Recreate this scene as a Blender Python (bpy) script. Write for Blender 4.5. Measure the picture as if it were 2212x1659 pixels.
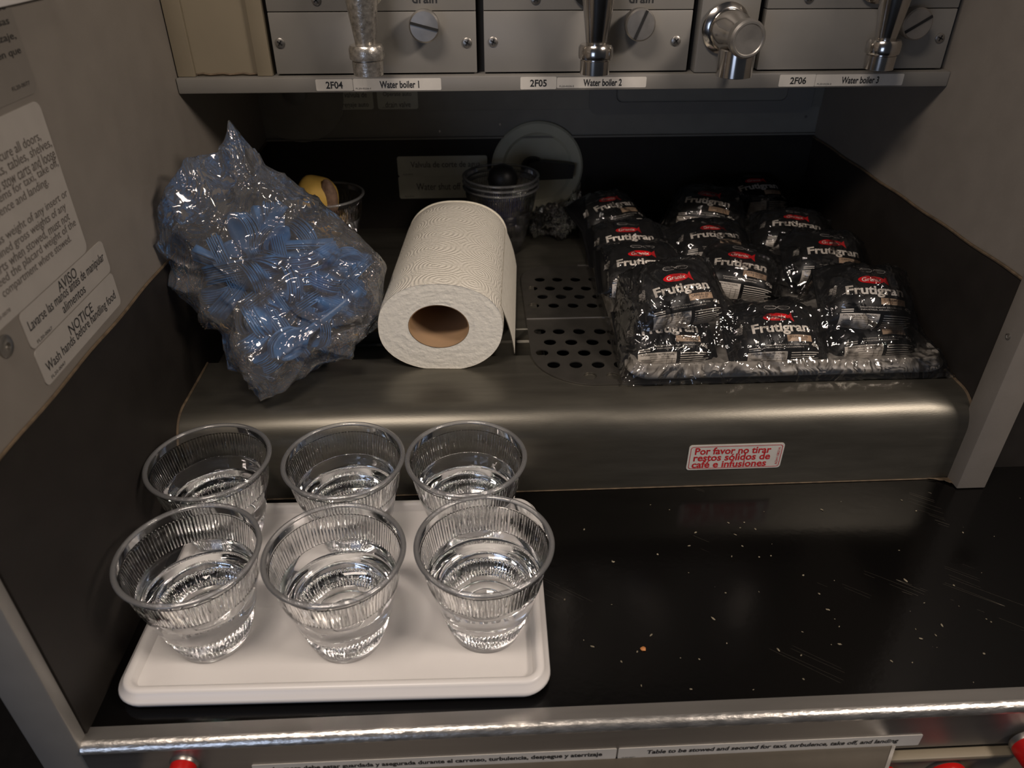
import bpy, bmesh, math, random
from mathutils import Vector, Matrix, noise, Euler
random.seed(7)
sc = bpy.context.scene
for o in list(bpy.data.objects): bpy.data.objects.remove(o)
COL = sc.collection
R = math.radians
# ------------------------------------------------------------------ camera
F_PX, CX, CY = 1597.0, 1106.0, 829.5
PITCH, YAW, CAMH = R(33.1), R(2.7), 0.46
FWD = Vector((math.sin(YAW)*math.cos(PITCH), math.cos(YAW)*math.cos(PITCH), -math.sin(PITCH)))
RGT = Vector((math.cos(YAW), -math.sin(YAW), 0)); UPV = RGT.cross(FWD)
CAM = Vector((0, 0, CAMH))
cd = bpy.data.cameras.new('camera'); cam = bpy.data.objects.new('camera', cd); COL.objects.link(cam)
m3 = Matrix((RGT, UPV, -FWD)).transposed()
cam.matrix_world = Matrix.Translation(CAM) @ m3.to_4x4()
cd.sensor_width = 36; cd.lens = 36*F_PX/2212; cd.clip_start = 0.01
cd.dof.use_dof = True; cd.dof.focus_distance = 0.64; cd.dof.aperture_fstop = 8
sc.camera = cam
# ------------------------------------------------------------------ world, lamps, exposure
w = bpy.data.worlds.new('World'); sc.world = w; w.use_nodes = True
bg = w.node_tree.nodes['Background']; bg.inputs[0].default_value = (0.80, 0.85, 1.0, 1); bg.inputs[1].default_value = 0.022
def area(name, loc, target, sx, sy, power, col):
    l = bpy.data.lights.new(name, 'AREA'); l.shape = 'RECTANGLE'; l.size = sx; l.size_y = sy; l.energy = power; l.color = col
    o = bpy.data.objects.new(name, l); COL.objects.link(o); o.location = loc
    o.rotation_euler = (Vector(target)-Vector(loc)).to_track_quat('-Z', 'Y').to_euler()
    return o
area('ceiling_lamp_left', (-0.28, 0.02, 1.12), (-0.12, 0.48, 0), 0.42, 0.16, 5.8, (1.0, 0.86, 0.755))
area('ceiling_lamp_right', (0.95, -0.12, 1.05), (0.10, 0.50, 0), 0.38, 0.16, 8.0, (1.0, 0.86, 0.755))
area('aisle_lamp', (-1.1, -1.9, 0.25), (-0.2, 0.3, 0.0), 0.8, 0.8, 5.2, (0.58, 0.71, 1.0))
vs = sc.view_settings; vs.view_transform = 'Standard'; vs.look = 'None'; vs.gamma = 1; vs.use_curve_mapping = False; vs.exposure = 0.14

# ------------------------------------------------------------------ pixel -> place
def ray(px, py): return FWD*F_PX + RGT*(px-CX) - UPV*(py-CY)
def onz(px, py, z): d = ray(px, py); return CAM + d*((z-CAM.z)/d.z)
def onx(px, py, x): d = ray(px, py); return CAM + d*((x-CAM.x)/d.x)
def ony(px, py, y): d = ray(px, py); return CAM + d*((y-CAM.y)/d.y)
XL, XR, ZS, YB = -0.268, 0.444, 0.085, 0.975      # left wall, right wall, ledge top, back wall
YS = 0.521                                        # ledge front
ZD = 0.204                                        # top of the dark wall panels

# ------------------------------------------------------------------ materials
MATS = {}
def lin(r, g, b): return tuple(((c/255)/12.92 if c/255 <= .04045 else ((c/255+.055)/1.055)**2.4) for c in (r, g, b))
def newmat(name):
    m = bpy.data.materials.new(name); m.use_nodes = True; nt = m.node_tree; MATS[name] = m
    return m, nt, nt.nodes['Principled BSDF']
def N(nt, t, **kw):
    n = nt.nodes.new(t)
    for k, v in kw.items():
        if k in n.inputs: n.inputs[k].default_value = v
        else: setattr(n, k, v)
    return n
def pbr(name, col, rough=0.5, metal=0.0, var=0.12, nscale=40, bump=0.0, bscale=200, stretch=None, spec=0.5, rvar=0.1, col2=None, n2=0.5):
    m, nt, b = newmat(name); L = nt.links.new
    tc = N(nt, 'ShaderNodeTexCoord'); src = tc.outputs['Object']
    if stretch:
        mp = N(nt, 'ShaderNodeMapping'); mp.inputs['Scale'].default_value = stretch; L(src, mp.inputs[0]); src = mp.outputs[0]
    nz = N(nt, 'ShaderNodeTexNoise', Scale=nscale, Detail=5.0); L(src, nz.inputs['Vector'])
    r = N(nt, 'ShaderNodeValToRGB')
    c1 = tuple(c*(1-var) for c in col)+(1,); c2 = tuple(min(1, c*(1+var)) for c in col)+(1,)
    r.color_ramp.elements[0].position = .3; r.color_ramp.elements[1].position = .7
    r.color_ramp.elements[0].color = c1; r.color_ramp.elements[1].color = c2 if not col2 else tuple(col2)+(1,)
    L(nz.outputs['Fac'], r.inputs[0]); L(r.outputs[0], b.inputs['Base Color'])
    mr = N(nt, 'ShaderNodeMapRange'); mr.inputs['To Min'].default_value = max(.02, rough-rvar*rough); mr.inputs['To Max'].default_value = min(1, rough+rvar*rough)
    L(nz.outputs['Fac'], mr.inputs[0]); L(mr.outputs[0], b.inputs['Roughness'])
    b.inputs['Metallic'].default_value = metal; b.inputs['Specular IOR Level'].default_value = spec
    if bump:
        n3 = N(nt, 'ShaderNodeTexNoise', Scale=bscale, Detail=3.0); L(src, n3.inputs['Vector'])
        bp = N(nt, 'ShaderNodeBump', Strength=bump, Distance=0.001); L(n3.outputs['Fac'], bp.inputs['Height']); L(bp.outputs[0], b.inputs['Normal'])
    return m
pbr('grey_paint', (.235, .21, .18), .55, var=.05, bump=.08, bscale=900)
pbr('dark_panel', (.023, .0195, .0165), .55, spec=.3, var=.12, bump=.05, bscale=700)
pbr('back_grey', (.26, .245, .21), .6, var=.07)
pbr('cream', (.235, .20, .14), .5, var=.08, nscale=15)
pbr('boiler_grey', (.215, .205, .185), .42, var=.05, nscale=25)
pbr('ledge_metal', (.165, .155, .128), .36, metal=.75, var=.14, nscale=18, stretch=(1, 6, 6), bump=.06, bscale=260)
pbr('grille_metal', (.21, .195, .17), .38, metal=.85, var=.1, nscale=60)
pbr('trim_paint', (.33, .315, .29), .45, metal=.35, var=.05, nscale=30)
pbr('dimmed_aluminium', (.34, .325, .31), .42, metal=.9, var=.06, nscale=30, stretch=(.3, 4, 4))  # aluminium with a darker colour standing in for its reflection of the dim aisle
pbr('aluminium', (.46, .44, .41), .36, metal=.9, var=.06, nscale=30, stretch=(.3, 4, 4))
pbr('worn_aluminium', (.72, .69, .64), .3, metal=.9, var=.28, nscale=220, stretch=(.35, 1, 1), bump=.35, bscale=500)
pbr('chrome', (.62, .59, .55), .16, metal=1, var=.1, nscale=60)
pbr('scaled_chrome', (.55, .52, .47), .28, metal=.85, var=.35, nscale=260, bump=.3, bscale=400)
pbr('steel_knob', (.42, .40, .37), .42, metal=.9, var=.12, nscale=80)
pbr('steel_screw', (.36, .34, .31), .35, metal=.9, var=.15)
pbr('black_gap', (.008, .008, .008), .7)
pbr('black_plastic', (.012, .012, .012), .45)
pbr('white_plastic', (.80, .77, .74), .32, var=.015, nscale=8)
pbr('tray_grey', (.36, .335, .30), .35, var=.04)
pbr('sticker_white', (.62, .59, .53), .45, var=.05, nscale=60)
pbr('placard_grey', (.42, .39, .35), .5, var=.04, nscale=50)
pbr('placard_dim', (.20, .18, .155), .5, var=.05)
pbr('placard_aged', (.60, .60, .50), .5, var=.06, nscale=50)
pbr('print_black', (.02, .02, .02), .5)
pbr('print_brown', (.11, .095, .08), .5)
pbr('print_red', lin(190, 40, 44), .5)
pbr('red_plastic', lin(190, 22, 20), .3, var=.06)
pbr('cardboard', (.36, .22, .11), .7, var=.1, nscale=30)
pbr('sealant', (.13, .092, .055), .7, var=.35, nscale=160)
pbr('valve_plastic', (.55, .54, .42), .45, var=.06)
pbr('blue_plastic', (.04, .18, .44), .35, var=.1, nscale=40, spec=.4)
pbr('dark_blue_plastic', (.015, .05, .32), .4)
pbr('yellow_food', (.72, .46, .10), .6, var=.12, nscale=60, bump=.2, bscale=300)
pbr('brown_food', (.24, .15, .10), .7, var=.25, nscale=200, bump=.4, bscale=500)
pbr('wrap_black', (.005, .005, .0055), .38, var=.2, bump=.15, bscale=120, spec=.3)
pbr('wrap_red', lin(205, 20, 28), .3, var=.03)
pbr('wrap_white', (.74, .69, .62), .4, var=.04)
pbr('wrap_tan', (.52, .37, .25), .4, var=.05)
pbr('wrap_grey', (.33, .31, .29), .45, var=.1)
pbr('table_beige', (.11, .095, .075), .4, metal=.4, var=.06)
pbr('crumb', (.22, .19, .13), .7, var=.4, nscale=300)
pbr('crumb_orange', (.5, .2, .06), .6, var=.2, nscale=300)

def worktop_mat():
    m, nt, b = newmat('worktop_laminate'); L = nt.links.new
    tc = N(nt, 'ShaderNodeTexCoord'); o = tc.outputs['Object']
    vo = N(nt, 'ShaderNodeTexVoronoi', Scale=42.0); nz = N(nt, 'ShaderNodeTexNoise', Scale=260.0, Detail=2.0)
    mx = N(nt, 'ShaderNodeVectorMath', operation='MULTIPLY_ADD'); L(nz.outputs['Color'], mx.inputs[0]); mx.inputs[1].default_value = (.006, .006, .006); L(o, mx.inputs[2])
    L(mx.outputs[0], vo.inputs['Vector'])
    lt = N(nt, 'ShaderNodeMath', operation='LESS_THAN'); L(vo.outputs['Distance'], lt.inputs[0])
    sep = N(nt, 'ShaderNodeSeparateColor'); L(vo.outputs['Color'], sep.inputs[0])
    th = N(nt, 'ShaderNodeMath', operation='MULTIPLY'); L(sep.outputs[0], th.inputs[0]); th.inputs[1].default_value = .06
    th2 = N(nt, 'ShaderNodeMath', operation='SUBTRACT'); L(th.outputs[0], th2.inputs[0]); th2.inputs[1].default_value = .022; L(th2.outputs[0], lt.inputs[1])
    # thin scratches
    mp = N(nt, 'ShaderNodeMapping'); mp.inputs['Scale'].default_value = (4, 130, 1); mpr = N(nt, 'ShaderNodeMapping'); mpr.inputs['Rotation'].default_value = (0, 0, .62); L(o, mpr.inputs[0]); L(mpr.outputs[0], mp.inputs[0])
    ns = N(nt, 'ShaderNodeTexNoise', Scale=1.6, Detail=0.0); L(mp.outputs[0], ns.inputs['Vector'])
    sb = N(nt, 'ShaderNodeMath', operation='SUBTRACT'); L(ns.outputs['Fac'], sb.inputs[0]); sb.inputs[1].default_value = .62
    ab = N(nt, 'ShaderNodeMath', operation='ABSOLUTE'); L(sb.outputs[0], ab.inputs[0])
    l2 = N(nt, 'ShaderNodeMath', operation='LESS_THAN'); L(ab.outputs[0], l2.inputs[0]); l2.inputs[1].default_value = .004
    msk = N(nt, 'ShaderNodeTexNoise', Scale=14.0); L(o, msk.inputs['Vector'])
    g = N(nt, 'ShaderNodeMath', operation='GREATER_THAN'); L(msk.outputs['Fac'], g.inputs[0]); g.inputs[1].default_value = .635
    mu = N(nt, 'ShaderNodeMath', operation='MULTIPLY'); L(l2.outputs[0], mu.inputs[0]); L(g.outputs[0], mu.inputs[1])
    mxx = N(nt, 'ShaderNodeMath', operation='MAXIMUM'); L(lt.outputs[0], mxx.inputs[0]); L(mu.outputs[0], mxx.inputs[1])
    mix = N(nt, 'ShaderNodeMix', data_type='RGBA'); L(mxx.outputs[0], mix.inputs[0])
    mix.inputs[6].default_value = (.003, .0027, .0025, 1); mix.inputs[7].default_value = (.13, .115, .09, 1)
    b.inputs['Specular IOR Level'].default_value = .38
    L(mix.outputs[2], b.inputs['Base Color'])
    n4 = N(nt, 'ShaderNodeTexNoise', Scale=9.0, Detail=6.0); L(o, n4.inputs['Vector'])
    mr = N(nt, 'ShaderNodeMapRange'); mr.inputs['To Min'].default_value = .10; mr.inputs['To Max'].default_value = .24; L(n4.outputs['Fac'], mr.inputs[0]); L(mr.outputs[0], b.inputs['Roughness'])
    n5 = N(nt, 'ShaderNodeTexNoise', Scale=160.0); L(o, n5.inputs['Vector'])
    bp = N(nt, 'ShaderNodeBump', Strength=.06, Distance=.001); L(n5.outputs['Fac'], bp.inputs['Height']); L(bp.outputs[0], b.inputs['Normal'])
worktop_mat()
def towel_mat():
    m, nt, b = newmat('paper_towel'); L = nt.links.new
    uv = N(nt, 'ShaderNodeUVMap')
    vo = N(nt, 'ShaderNodeTexVoronoi', Scale=26.0, Randomness=.45); vo.voronoi_dimensions = '2D'; L(uv.outputs[0], vo.inputs['Vector'])
    sn = N(nt, 'ShaderNodeMath', operation='MULTIPLY'); L(vo.outputs['Distance'], sn.inputs[0]); sn.inputs[1].default_value = 62.0
    s2 = N(nt, 'ShaderNodeMath', operation='SINE'); L(sn.outputs[0], s2.inputs[0])
    dots = N(nt, 'ShaderNodeTexVoronoi', Scale=620.0); dots.voronoi_dimensions = '2D'; L(uv.outputs[0], dots.inputs['Vector'])
    inv = N(nt, 'ShaderNodeMath', operation='SUBTRACT'); inv.inputs[0].default_value = 1.0; L(dots.outputs['Distance'], inv.inputs[1])
    mu = N(nt, 'ShaderNodeMath', operation='MULTIPLY'); L(s2.outputs[0], mu.inputs[0]); L(inv.outputs[0], mu.inputs[1])
    bp = N(nt, 'ShaderNodeBump', Strength=.7, Distance=.0010); L(mu.outputs[0], bp.inputs['Height']); L(bp.outputs[0], b.inputs['Normal'])
    nz = N(nt, 'ShaderNodeTexNoise', Scale=18.0); r = N(nt, 'ShaderNodeValToRGB')
    r.color_ramp.elements[0].color = (.82, .78, .67, 1); r.color_ramp.elements[1].color = (.87, .83, .73, 1)
    L(nz.outputs['Fac'], r.inputs[0]); L(r.outputs[0], b.inputs['Base Color'])
    b.inputs['Roughness'].default_value = .9; b.inputs['Specular IOR Level'].default_value = .15
towel_mat()
pbr('paper_end', (.87, .83, .72), .95, var=.04, nscale=120, bump=.8, bscale=260, spec=.1)

def film_mat(name, haze, tint, rough=.06, bump=.5, bscale=60, gloss=.9, ior=1.45):
    m = bpy.data.materials.new(name); m.use_nodes = True; nt = m.node_tree; MATS[name] = m; nt.nodes.clear(); L = nt.links.new
    out = N(nt, 'ShaderNodeOutputMaterial'); tr = N(nt, 'ShaderNodeBsdfTransparent'); tr.inputs[0].default_value = tuple(tint)+(1,)
    gl = N(nt, 'ShaderNodeBsdfGlossy', Roughness=rough); gl.inputs[0].default_value = (gloss, gloss, gloss, 1)
    df = N(nt, 'ShaderNodeBsdfDiffuse'); df.inputs[0].default_value = (.75, .75, .75, 1)
    fr = N(nt, 'ShaderNodeFresnel', IOR=ior)
    m1 = N(nt, 'ShaderNodeMixShader'); m1.inputs[0].default_value = haze; L(tr.outputs[0], m1.inputs[1]); L(df.outputs[0], m1.inputs[2])
    m2 = N(nt, 'ShaderNodeMixShader'); L(fr.outputs[0], m2.inputs[0]); L(m1.outputs[0], m2.inputs[1]); L(gl.outputs[0], m2.inputs[2])
    L(m2.outputs[0], out.inputs[0])
    if bump:
        tc = N(nt, 'ShaderNodeTexCoord'); nz = N(nt, 'ShaderNodeTexNoise', Scale=bscale, Detail=3.0, Distortion=1.2); L(tc.outputs['Object'], nz.inputs['Vector'])
        sb = N(nt, 'ShaderNodeMath', operation='SUBTRACT'); L(nz.outputs['Fac'], sb.inputs[0]); sb.inputs[1].default_value = .5
        ab = N(nt, 'ShaderNodeMath', operation='ABSOLUTE'); L(sb.outputs[0], ab.inputs[0])
        mr = N(nt, 'ShaderNodeMapRange'); mr.inputs['From Max'].default_value = .16; mr.inputs['To Min'].default_value = 1.0; mr.inputs['To Max'].default_value = 0.0; L(ab.outputs[0], mr.inputs[0])
        pw = N(nt, 'ShaderNodeMath', operation='POWER'); L(mr.outputs[0], pw.inputs[0]); pw.inputs[1].default_value = 2.0
        bp = N(nt, 'ShaderNodeBump', Strength=bump, Distance=.003); L(pw.outputs[0], bp.inputs['Height'])
        L(bp.outputs[0], gl.inputs['Normal']); L(bp.outputs[0], fr.inputs['Normal'])
film_mat('bag_film', .095, (.95, .95, .96), .07, .40, 24, 1.0, 1.6)
film_mat('pack_film', .012, (.975, .975, .975), .05, .32, 30, 1.0, 1.65)
film_mat('cup_plastic', .025, (.97, .975, .98), .05, 0, 1, 1.0, 1.5)

film_mat('cup_rim_plastic', .17, (.90, .905, .91), .08, 0, 1, 1.0, 1.7)
def glass_mat(name, col, ior):
    m, nt, b = newmat(name)
    b.inputs['Base Color'].default_value = col; b.inputs['Roughness'].default_value = 0.03
    b.inputs['IOR'].default_value = ior; b.inputs['Transmission Weight'].default_value = 1.0
glass_mat('cup_rib_plastic', (.985, .985, .985, 1), 1.42)
def water_mat():
    m, nt, b = newmat('water')
    b.inputs['Base Color'].default_value = (.99, 1, 1, 1); b.inputs['Roughness'].default_value = 0.0
    b.inputs['IOR'].default_value = 1.33; b.inputs['Transmission Weight'].default_value = 1.0
water_mat()

# ------------------------------------------------------------------ mesh helpers
class MB:
    def __init__(s): s.v = []; s.f = []; s.uv = None
    def add(s, vs, fs):
        k = len(s.v); s.v += [tuple(v) for v in vs]; s.f += [tuple(i+k for i in f) for f in fs]; return s
    def box(s, a, b, bev=0.0, seg=2):
        bm = bmesh.new(); bmesh.ops.create_cube(bm, size=1)
        for v in bm.verts:
            v.co = Vector([(a[i]+b[i])/2 + v.co[i]*(b[i]-a[i]) for i in range(3)])
        if bev: bmesh.ops.bevel(bm, geom=bm.edges[:], offset=bev, segments=seg, affect='EDGES', profile=.5)
        return s.bm(bm)
    def bm(s, bm, M=None):
        bm.verts.ensure_lookup_table()
        for i, v in enumerate(bm.verts): v.index = i
        s.add([(M @ v.co if M else v.co) for v in bm.verts], [[v.index for v in f.verts] for f in bm.faces]); bm.free(); return s
    def lathe(s, prof, n=32, M=None, cap0=True, cap1=True):
        vs = []; fs = []
        for r, z in prof:
            for i in range(n):
                a = 2*math.pi*i/n; p = Vector((r*math.cos(a), r*math.sin(a), z)); vs.append(M @ p if M else p)
        for j in range(len(prof)-1):
            for i in range(n):
                fs.append((j*n+i, j*n+(i+1) % n, (j+1)*n+(i+1) % n, (j+1)*n+i))
        if cap0: fs.append(tuple(reversed(range(n))))
        if cap1: fs.append(tuple((len(prof)-1)*n+i for i in range(n)))
        return s.add(vs, fs)
    def prism(s, pts, y0, y1, axis='y'):
        n = len(pts); vs = []
        for yy in (y0, y1):
            for a, b in pts: vs.append({'y': (a, yy, b), 'x': (yy, a, b), 'z': (a, b, yy)}[axis])
        fs = [tuple(range(n)), tuple(reversed(range(n, 2*n)))]
        fs += [(i, i+n, (i+1) % n+n, (i+1) % n) for i in range(n)]
        return s.add(vs, fs)
    def tube(s, pts, r, n=8):
        pts = [Vector(p) for p in pts]; vs = []; fs = []
        for k, p in enumerate(pts):
            d = (pts[min(k+1, len(pts)-1)]-pts[max(k-1, 0)]).normalized()
            x = d.orthogonal().normalized(); y = d.cross(x)
            if k and abs(x.dot(px_)) < .99: x = (px_-d*px_.dot(d)).normalized(); y = d.cross(x)
            px_ = x
            rr = r[k] if isinstance(r, (list, tuple)) else r
            for i in range(n):
                a = 2*math.pi*i/n; vs.append(p+(x*math.cos(a)+y*math.sin(a))*rr)
        for k in range(len(pts)-1):
            for i in range(n): fs.append((k*n+i, k*n+(i+1) % n, (k+1)*n+(i+1) % n, (k+1)*n+i))
        fs.append(tuple(reversed(range(n)))); fs.append(tuple((len(pts)-1)*n+i for i in range(n)))
        return s.add(vs, fs)
    def grid(s, nu, nv, fn, wrap=False, skip=None):
        vs = [fn(i/(nu if wrap else nu-1), j/(nv-1)) for j in range(nv) for i in range(nu)]; fs = []
        for j in range(nv-1):
            for i in range(nu if wrap else nu-1):
                q = (j*nu+i, j*nu+(i+1) % nu, (j+1)*nu+(i+1) % nu, (j+1)*nu+i)
                if skip and skip((i+.5)/(nu-1), (j+.5)/(nv-1)): continue
                fs.append(q)
        return s.add(vs, fs)
    def mesh(s, name, mat, smooth=False, angle=35, fixn=True):
        me = bpy.data.meshes.new(name); me.from_pydata(s.v, [], s.f); me.update()
        if fixn:
            bm = bmesh.new(); bm.from_mesh(me); bmesh.ops.recalc_face_normals(bm, faces=bm.faces[:]); bm.to_mesh(me); bm.free()
        if mat: me.materials.append(MATS[mat])
        if smooth:
            me.polygons.foreach_set('use_smooth', [True]*len(me.polygons))
            if smooth == 'auto': me.set_sharp_from_angle(angle=R(angle))
        return me
def link(name, me, parent=None, loc=None):
    o = bpy.data.objects.new(name, me); COL.objects.link(o)
    if loc is not None: o.location = loc
    if parent: o.parent = parent
    return o
def part(name, mb, mat, parent=None, smooth='auto', loc=None, label=None, kind=None, fixn=True):
    o = link(name, mb.mesh(name, mat, smooth, fixn=fixn) if isinstance(mb, MB) else mb, parent, loc)
    if label: o['label'] = label
    if kind: o['kind'] = kind
    return o
def empty(name, loc=(0, 0, 0), rot=None):
    o = bpy.data.objects.new(name, None); COL.objects.link(o); o.location = loc; o.empty_display_size = .02
    if rot is not None: o.rotation_euler = rot
    return o
def tag(o, label, cat, group=None):
    o['label'] = label; o['category'] = cat
    if group: o['group'] = group
    return o
def struct(name, mb, mat, label=None, smooth='auto'):
    o = part(name, mb, mat, None, smooth); o['kind'] = 'structure'
    if label: o['label'] = label
    return o
def copy_tree(o, parent=None):
    c = o.copy(); COL.objects.link(c); c.parent = parent
    for ch in [x for x in o.children]: copy_tree(ch, c)
    return c
# local-space parts for things whose Empty is moved: parts built in world coords are shifted by -loc
def wpart(name, mb, mat, parent, smooth='auto', label=None, kind=None, fixn=True):
    L = parent.matrix_basis.translation if parent.type == 'EMPTY' else None
    o = part(name, mb, mat, parent, smooth, label=label, kind=kind, fixn=fixn)
    root = parent
    off = Vector((0, 0, 0))
    while root: off += root.location; root = root.parent
    o.location = -off
    return o

TCU = bpy.data.curves.new('lettering_source', 'FONT'); TOB = bpy.data.objects.new('lettering_source', TCU); COL.objects.link(TOB)
def text2d(body, wid=None, hgt=None, bold=0.0, shear=0.0, spacing=1.0, cut=None, line=1.0, align='CENTER'):
    """returns verts2d (centred), faces; scaled to wid x hgt metres"""
    TCU.body = body; TCU.size = 1; TCU.align_x = align; TCU.offset = bold; TCU.shear = shear; TCU.space_character = spacing; TCU.space_line = line
    TCU.resolution_u = 3; TCU.extrude = 0; TCU.fill_mode = 'FRONT' if hasattr(TCU, 'fill_mode') else TCU.fill_mode
    bpy.context.view_layer.update()
    dg = bpy.context.evaluated_depsgraph_get(); me = bpy.data.meshes.new_from_object(TOB.evaluated_get(dg))
    bm = bmesh.new(); bm.from_mesh(me); bpy.data.meshes.remove(me)
    xs = [v.co.x for v in bm.verts]; ys = [v.co.y for v in bm.verts]
    cx, cy = (min(xs)+max(xs))/2, (min(ys)+max(ys))/2; W, H = max(xs)-min(xs), max(ys)-min(ys)
    sx = wid/W if wid else None; sy = hgt/H if hgt else None
    sx = sx or sy; sy = sy or sx
    for v in bm.verts: v.co = Vector(((v.co.x-cx)*sx, (v.co.y-cy)*sy, 0))
    if cut:
        yy = -H*sy/2+cut
        while yy < H*sy/2:
            bmesh.ops.bisect_plane(bm, geom=bm.verts[:]+bm.edges[:]+bm.faces[:], plane_co=(0, yy, 0), plane_no=(0, 1, 0)); yy += cut
    for i, v in enumerate(bm.verts): v.index = i
    out = ([(v.co.x, v.co.y) for v in bm.verts], [[v.index for v in f.verts] for f in bm.faces]); bm.free(); return out
def put(mb, t2, org, xd, yd, off=0.0003):
    xd = Vector(xd); yd = Vector(yd); n = xd.cross(yd).normalized()
    return mb.add([Vector(org)+xd*a+yd*b+n*off for a, b in t2[0]], t2[1])
def rrect(hx, hy, r, n=6):
    pts = []
    for cx, cy, a0 in ((hx-r, hy-r, 0), (-hx+r, hy-r, 90), (-hx+r, -hy+r, 180), (hx-r, -hy+r, 270)):
        for k in range(n+1):
            a = R(a0+90*k/n); pts.append((cx+r*math.cos(a), cy+r*math.sin(a)))
    return pts
def plate(mb, org, xd, yd, hx, hy, r, th):
    """rounded plate with its back at org plane and front th proud"""
    xd = Vector(xd); yd = Vector(yd); n = xd.cross(yd).normalized(); p2 = rrect(hx, hy, r); k = len(p2)
    vs = [Vector(org)+xd*a+yd*b for a, b in p2]+[Vector(org)+xd*a+yd*b+n*th for a, b in p2]
    return mb.add(vs, [tuple(range(k))[::-1], tuple(range(k, 2*k))]+[(i, (i+1) % k, (i+1) % k+k, i+k) for i in range(k)])
def placard(name, label, cat, org, xd, yd, hx, hy, r, mat, texts, group=None, th=.0006, tmat='print_black'):
    """texts: (string, cx, cy, width, height, bold, shear)"""
    mb = MB(); plate(mb, (0, 0, 0), xd, yd, hx, hy, r, th)
    o = part(name, mb, mat, None, False, loc=org); tag(o, label, cat, group)
    t = MB()
    for s, cx, cy, wd, hg, bo, sh in texts:
        put(t, text2d(s, wd, hg, bo, sh), Vector(xd)*cx+Vector(yd)*cy, xd, yd, th+.0002)
    if texts: part('lettering', t, tmat, o, False, fixn=False)
    return o
X, Y, Z = Vector((1, 0, 0)), Vector((0, 1, 0)), Vector((0, 0, 1))

# ================================================================== SETTING
top = MB().box((XL, .2995, -.02), (.80, YB, 0.0)); struct('worktop', top, 'worktop_laminate')
struct('floor', MB().box((-3, -3, -.95), (3, 1.2, -.93)), 'dark_panel')
# left wall: grey upper panel, dark lower panel, sealant bead, edge trim
wl = struct('wall_left', MB().box((XL-.03, .2955, ZD-.002), (XL, YB+.02, .80)), 'grey_paint')
part('dark_lower_panel', MB().box((XL-.03, .2955, -.02), (XL+.0015, YB+.02, ZD-.002)), 'dark_panel', wl)
part('sealant_bead', MB().tube([(XL+.0012, y, ZD-.001+.0006*math.sin(y*60)) for y in [.297+.0136*i for i in range(50)]], .0011, 6), 'sealant', wl)
struct('trim_1', MB().box((XL-.0295, .2855, -.35), (XL+.0005, .2955, .80), .0015), 'trim_paint')
# right wall
wr = struct('wall_right', MB().box((XR, .512, ZD-.003), (XR+.022, YB+.02, .80)), 'grey_paint')
part('dark_lower_panel', MB().box((XR-.001, .512, 0), (XR+.022, YB+.02, ZD-.003)), 'dark_panel', wr)
part('sealant_bead', MB().tube([(XR-.0012, y, ZD-.002+.0005*math.sin(y*70)) for y in [.514+.0096*i for i in range(49)]], .0013, 6), 'sealant', wr)
rt = MB().box((.4395, .505, .0008), (.4668, .530, .80), .001).box((.4660, .5062, .104), (.50, .530, .80), .001)
t2 = struct('trim_2', rt, 'grey_paint')
struct('wall_side_bay', MB().box((.4668, .535, 0), (.95, .56, .8)), 'dark_panel')
# back wall
wb = struct('wall_back', MB().box((XL-.03, YB, 0), (XR+.03, YB+.02, .34)), 'back_grey')
zd_b = ony(1160, 297, YB).z
part('dark_lower_panel', MB().box((XL, YB-.0015, 0), (XR, YB, zd_b)), 'dark_panel', wb)
part('panel_lip', MB().box((XL, YB-.004, zd_b), (XR, YB, zd_b+.0025), .0008), 'back_grey', wb)
zs1 = ony(1100, 237, YB).z
part('upper_panel', MB().box((XL, YB-.003, zs1), (XR, YB, .34), .0008), 'back_grey', wb)
for px, py in ((950, 283), (1080, 268), (1740, 252)):
    p = ony(px, py, YB)
    part('rivet', MB().lathe([(.0001, 0), (.0014, .0002), (.0016, .0012)], 12, Matrix.Translation((p.x, YB, p.z)) @ Matrix.Rotation(R(90), 4, 'X')), 'steel_screw', wb)
# round bulge on back wall
p = ony(640, 200, YB); rb = (ony(745, 200, YB).x-p.x)
part('round_cover', MB().lathe([(rb, 0), (rb, .003), (rb-.002, .004)], 40, Matrix.Translation((p.x, YB, p.z)) @ Matrix.Rotation(R(90), 4, 'X')), 'back_grey', wb)
part('cover_knob', MB().lathe([(.013, 0), (.013, .006), (.010, .008)], 24, Matrix.Translation((p.x, YB-.004, p.z)) @ Matrix.Rotation(R(90), 4, 'X')), 'boiler_grey', wb)
# recess frame top right
a = ony(1270, 246, YB); b2 = ony(1745, 246, YB)
fr = empty('wall_recess_frame', (0, 0, 0)); 
cxm = (a.x+b2.x)/2; hx = (b2.x-a.x)/2; zc = a.z+.06
outer = rrect(hx, .06, .012); inner = rrect(hx-.034, .045, .008)
mb = MB(); n = len(outer)
vs = []
for pts, yy in ((outer, YB), (outer, YB-.006), (inner, YB-.006), (inner, YB+.0)):
    vs += [(cxm+u, yy, zc+v) for u, v in pts]
fs = [(k*n+i, k*n+(i+1) % n, (k+1)*n+(i+1) % n, (k+1)*n+i) for k in range(3) for i in range(n)]
mb.add(vs, fs); tag(fr, 'grey rounded frame around a dark recess under the boiler shelf', 'frame')
wpart('frame', mb, 'boiler_grey', fr)
wpart('recess_panel', MB().box((cxm-hx+.03, YB-.0035, zc-.047), (cxm+hx-.03, YB-.003, zc+.047)), 'back_grey', fr)
struct('trim_4', MB().box((XL, .30, .4105), (XL+.004, .530, .430), .0008), 'white_plastic')
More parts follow.
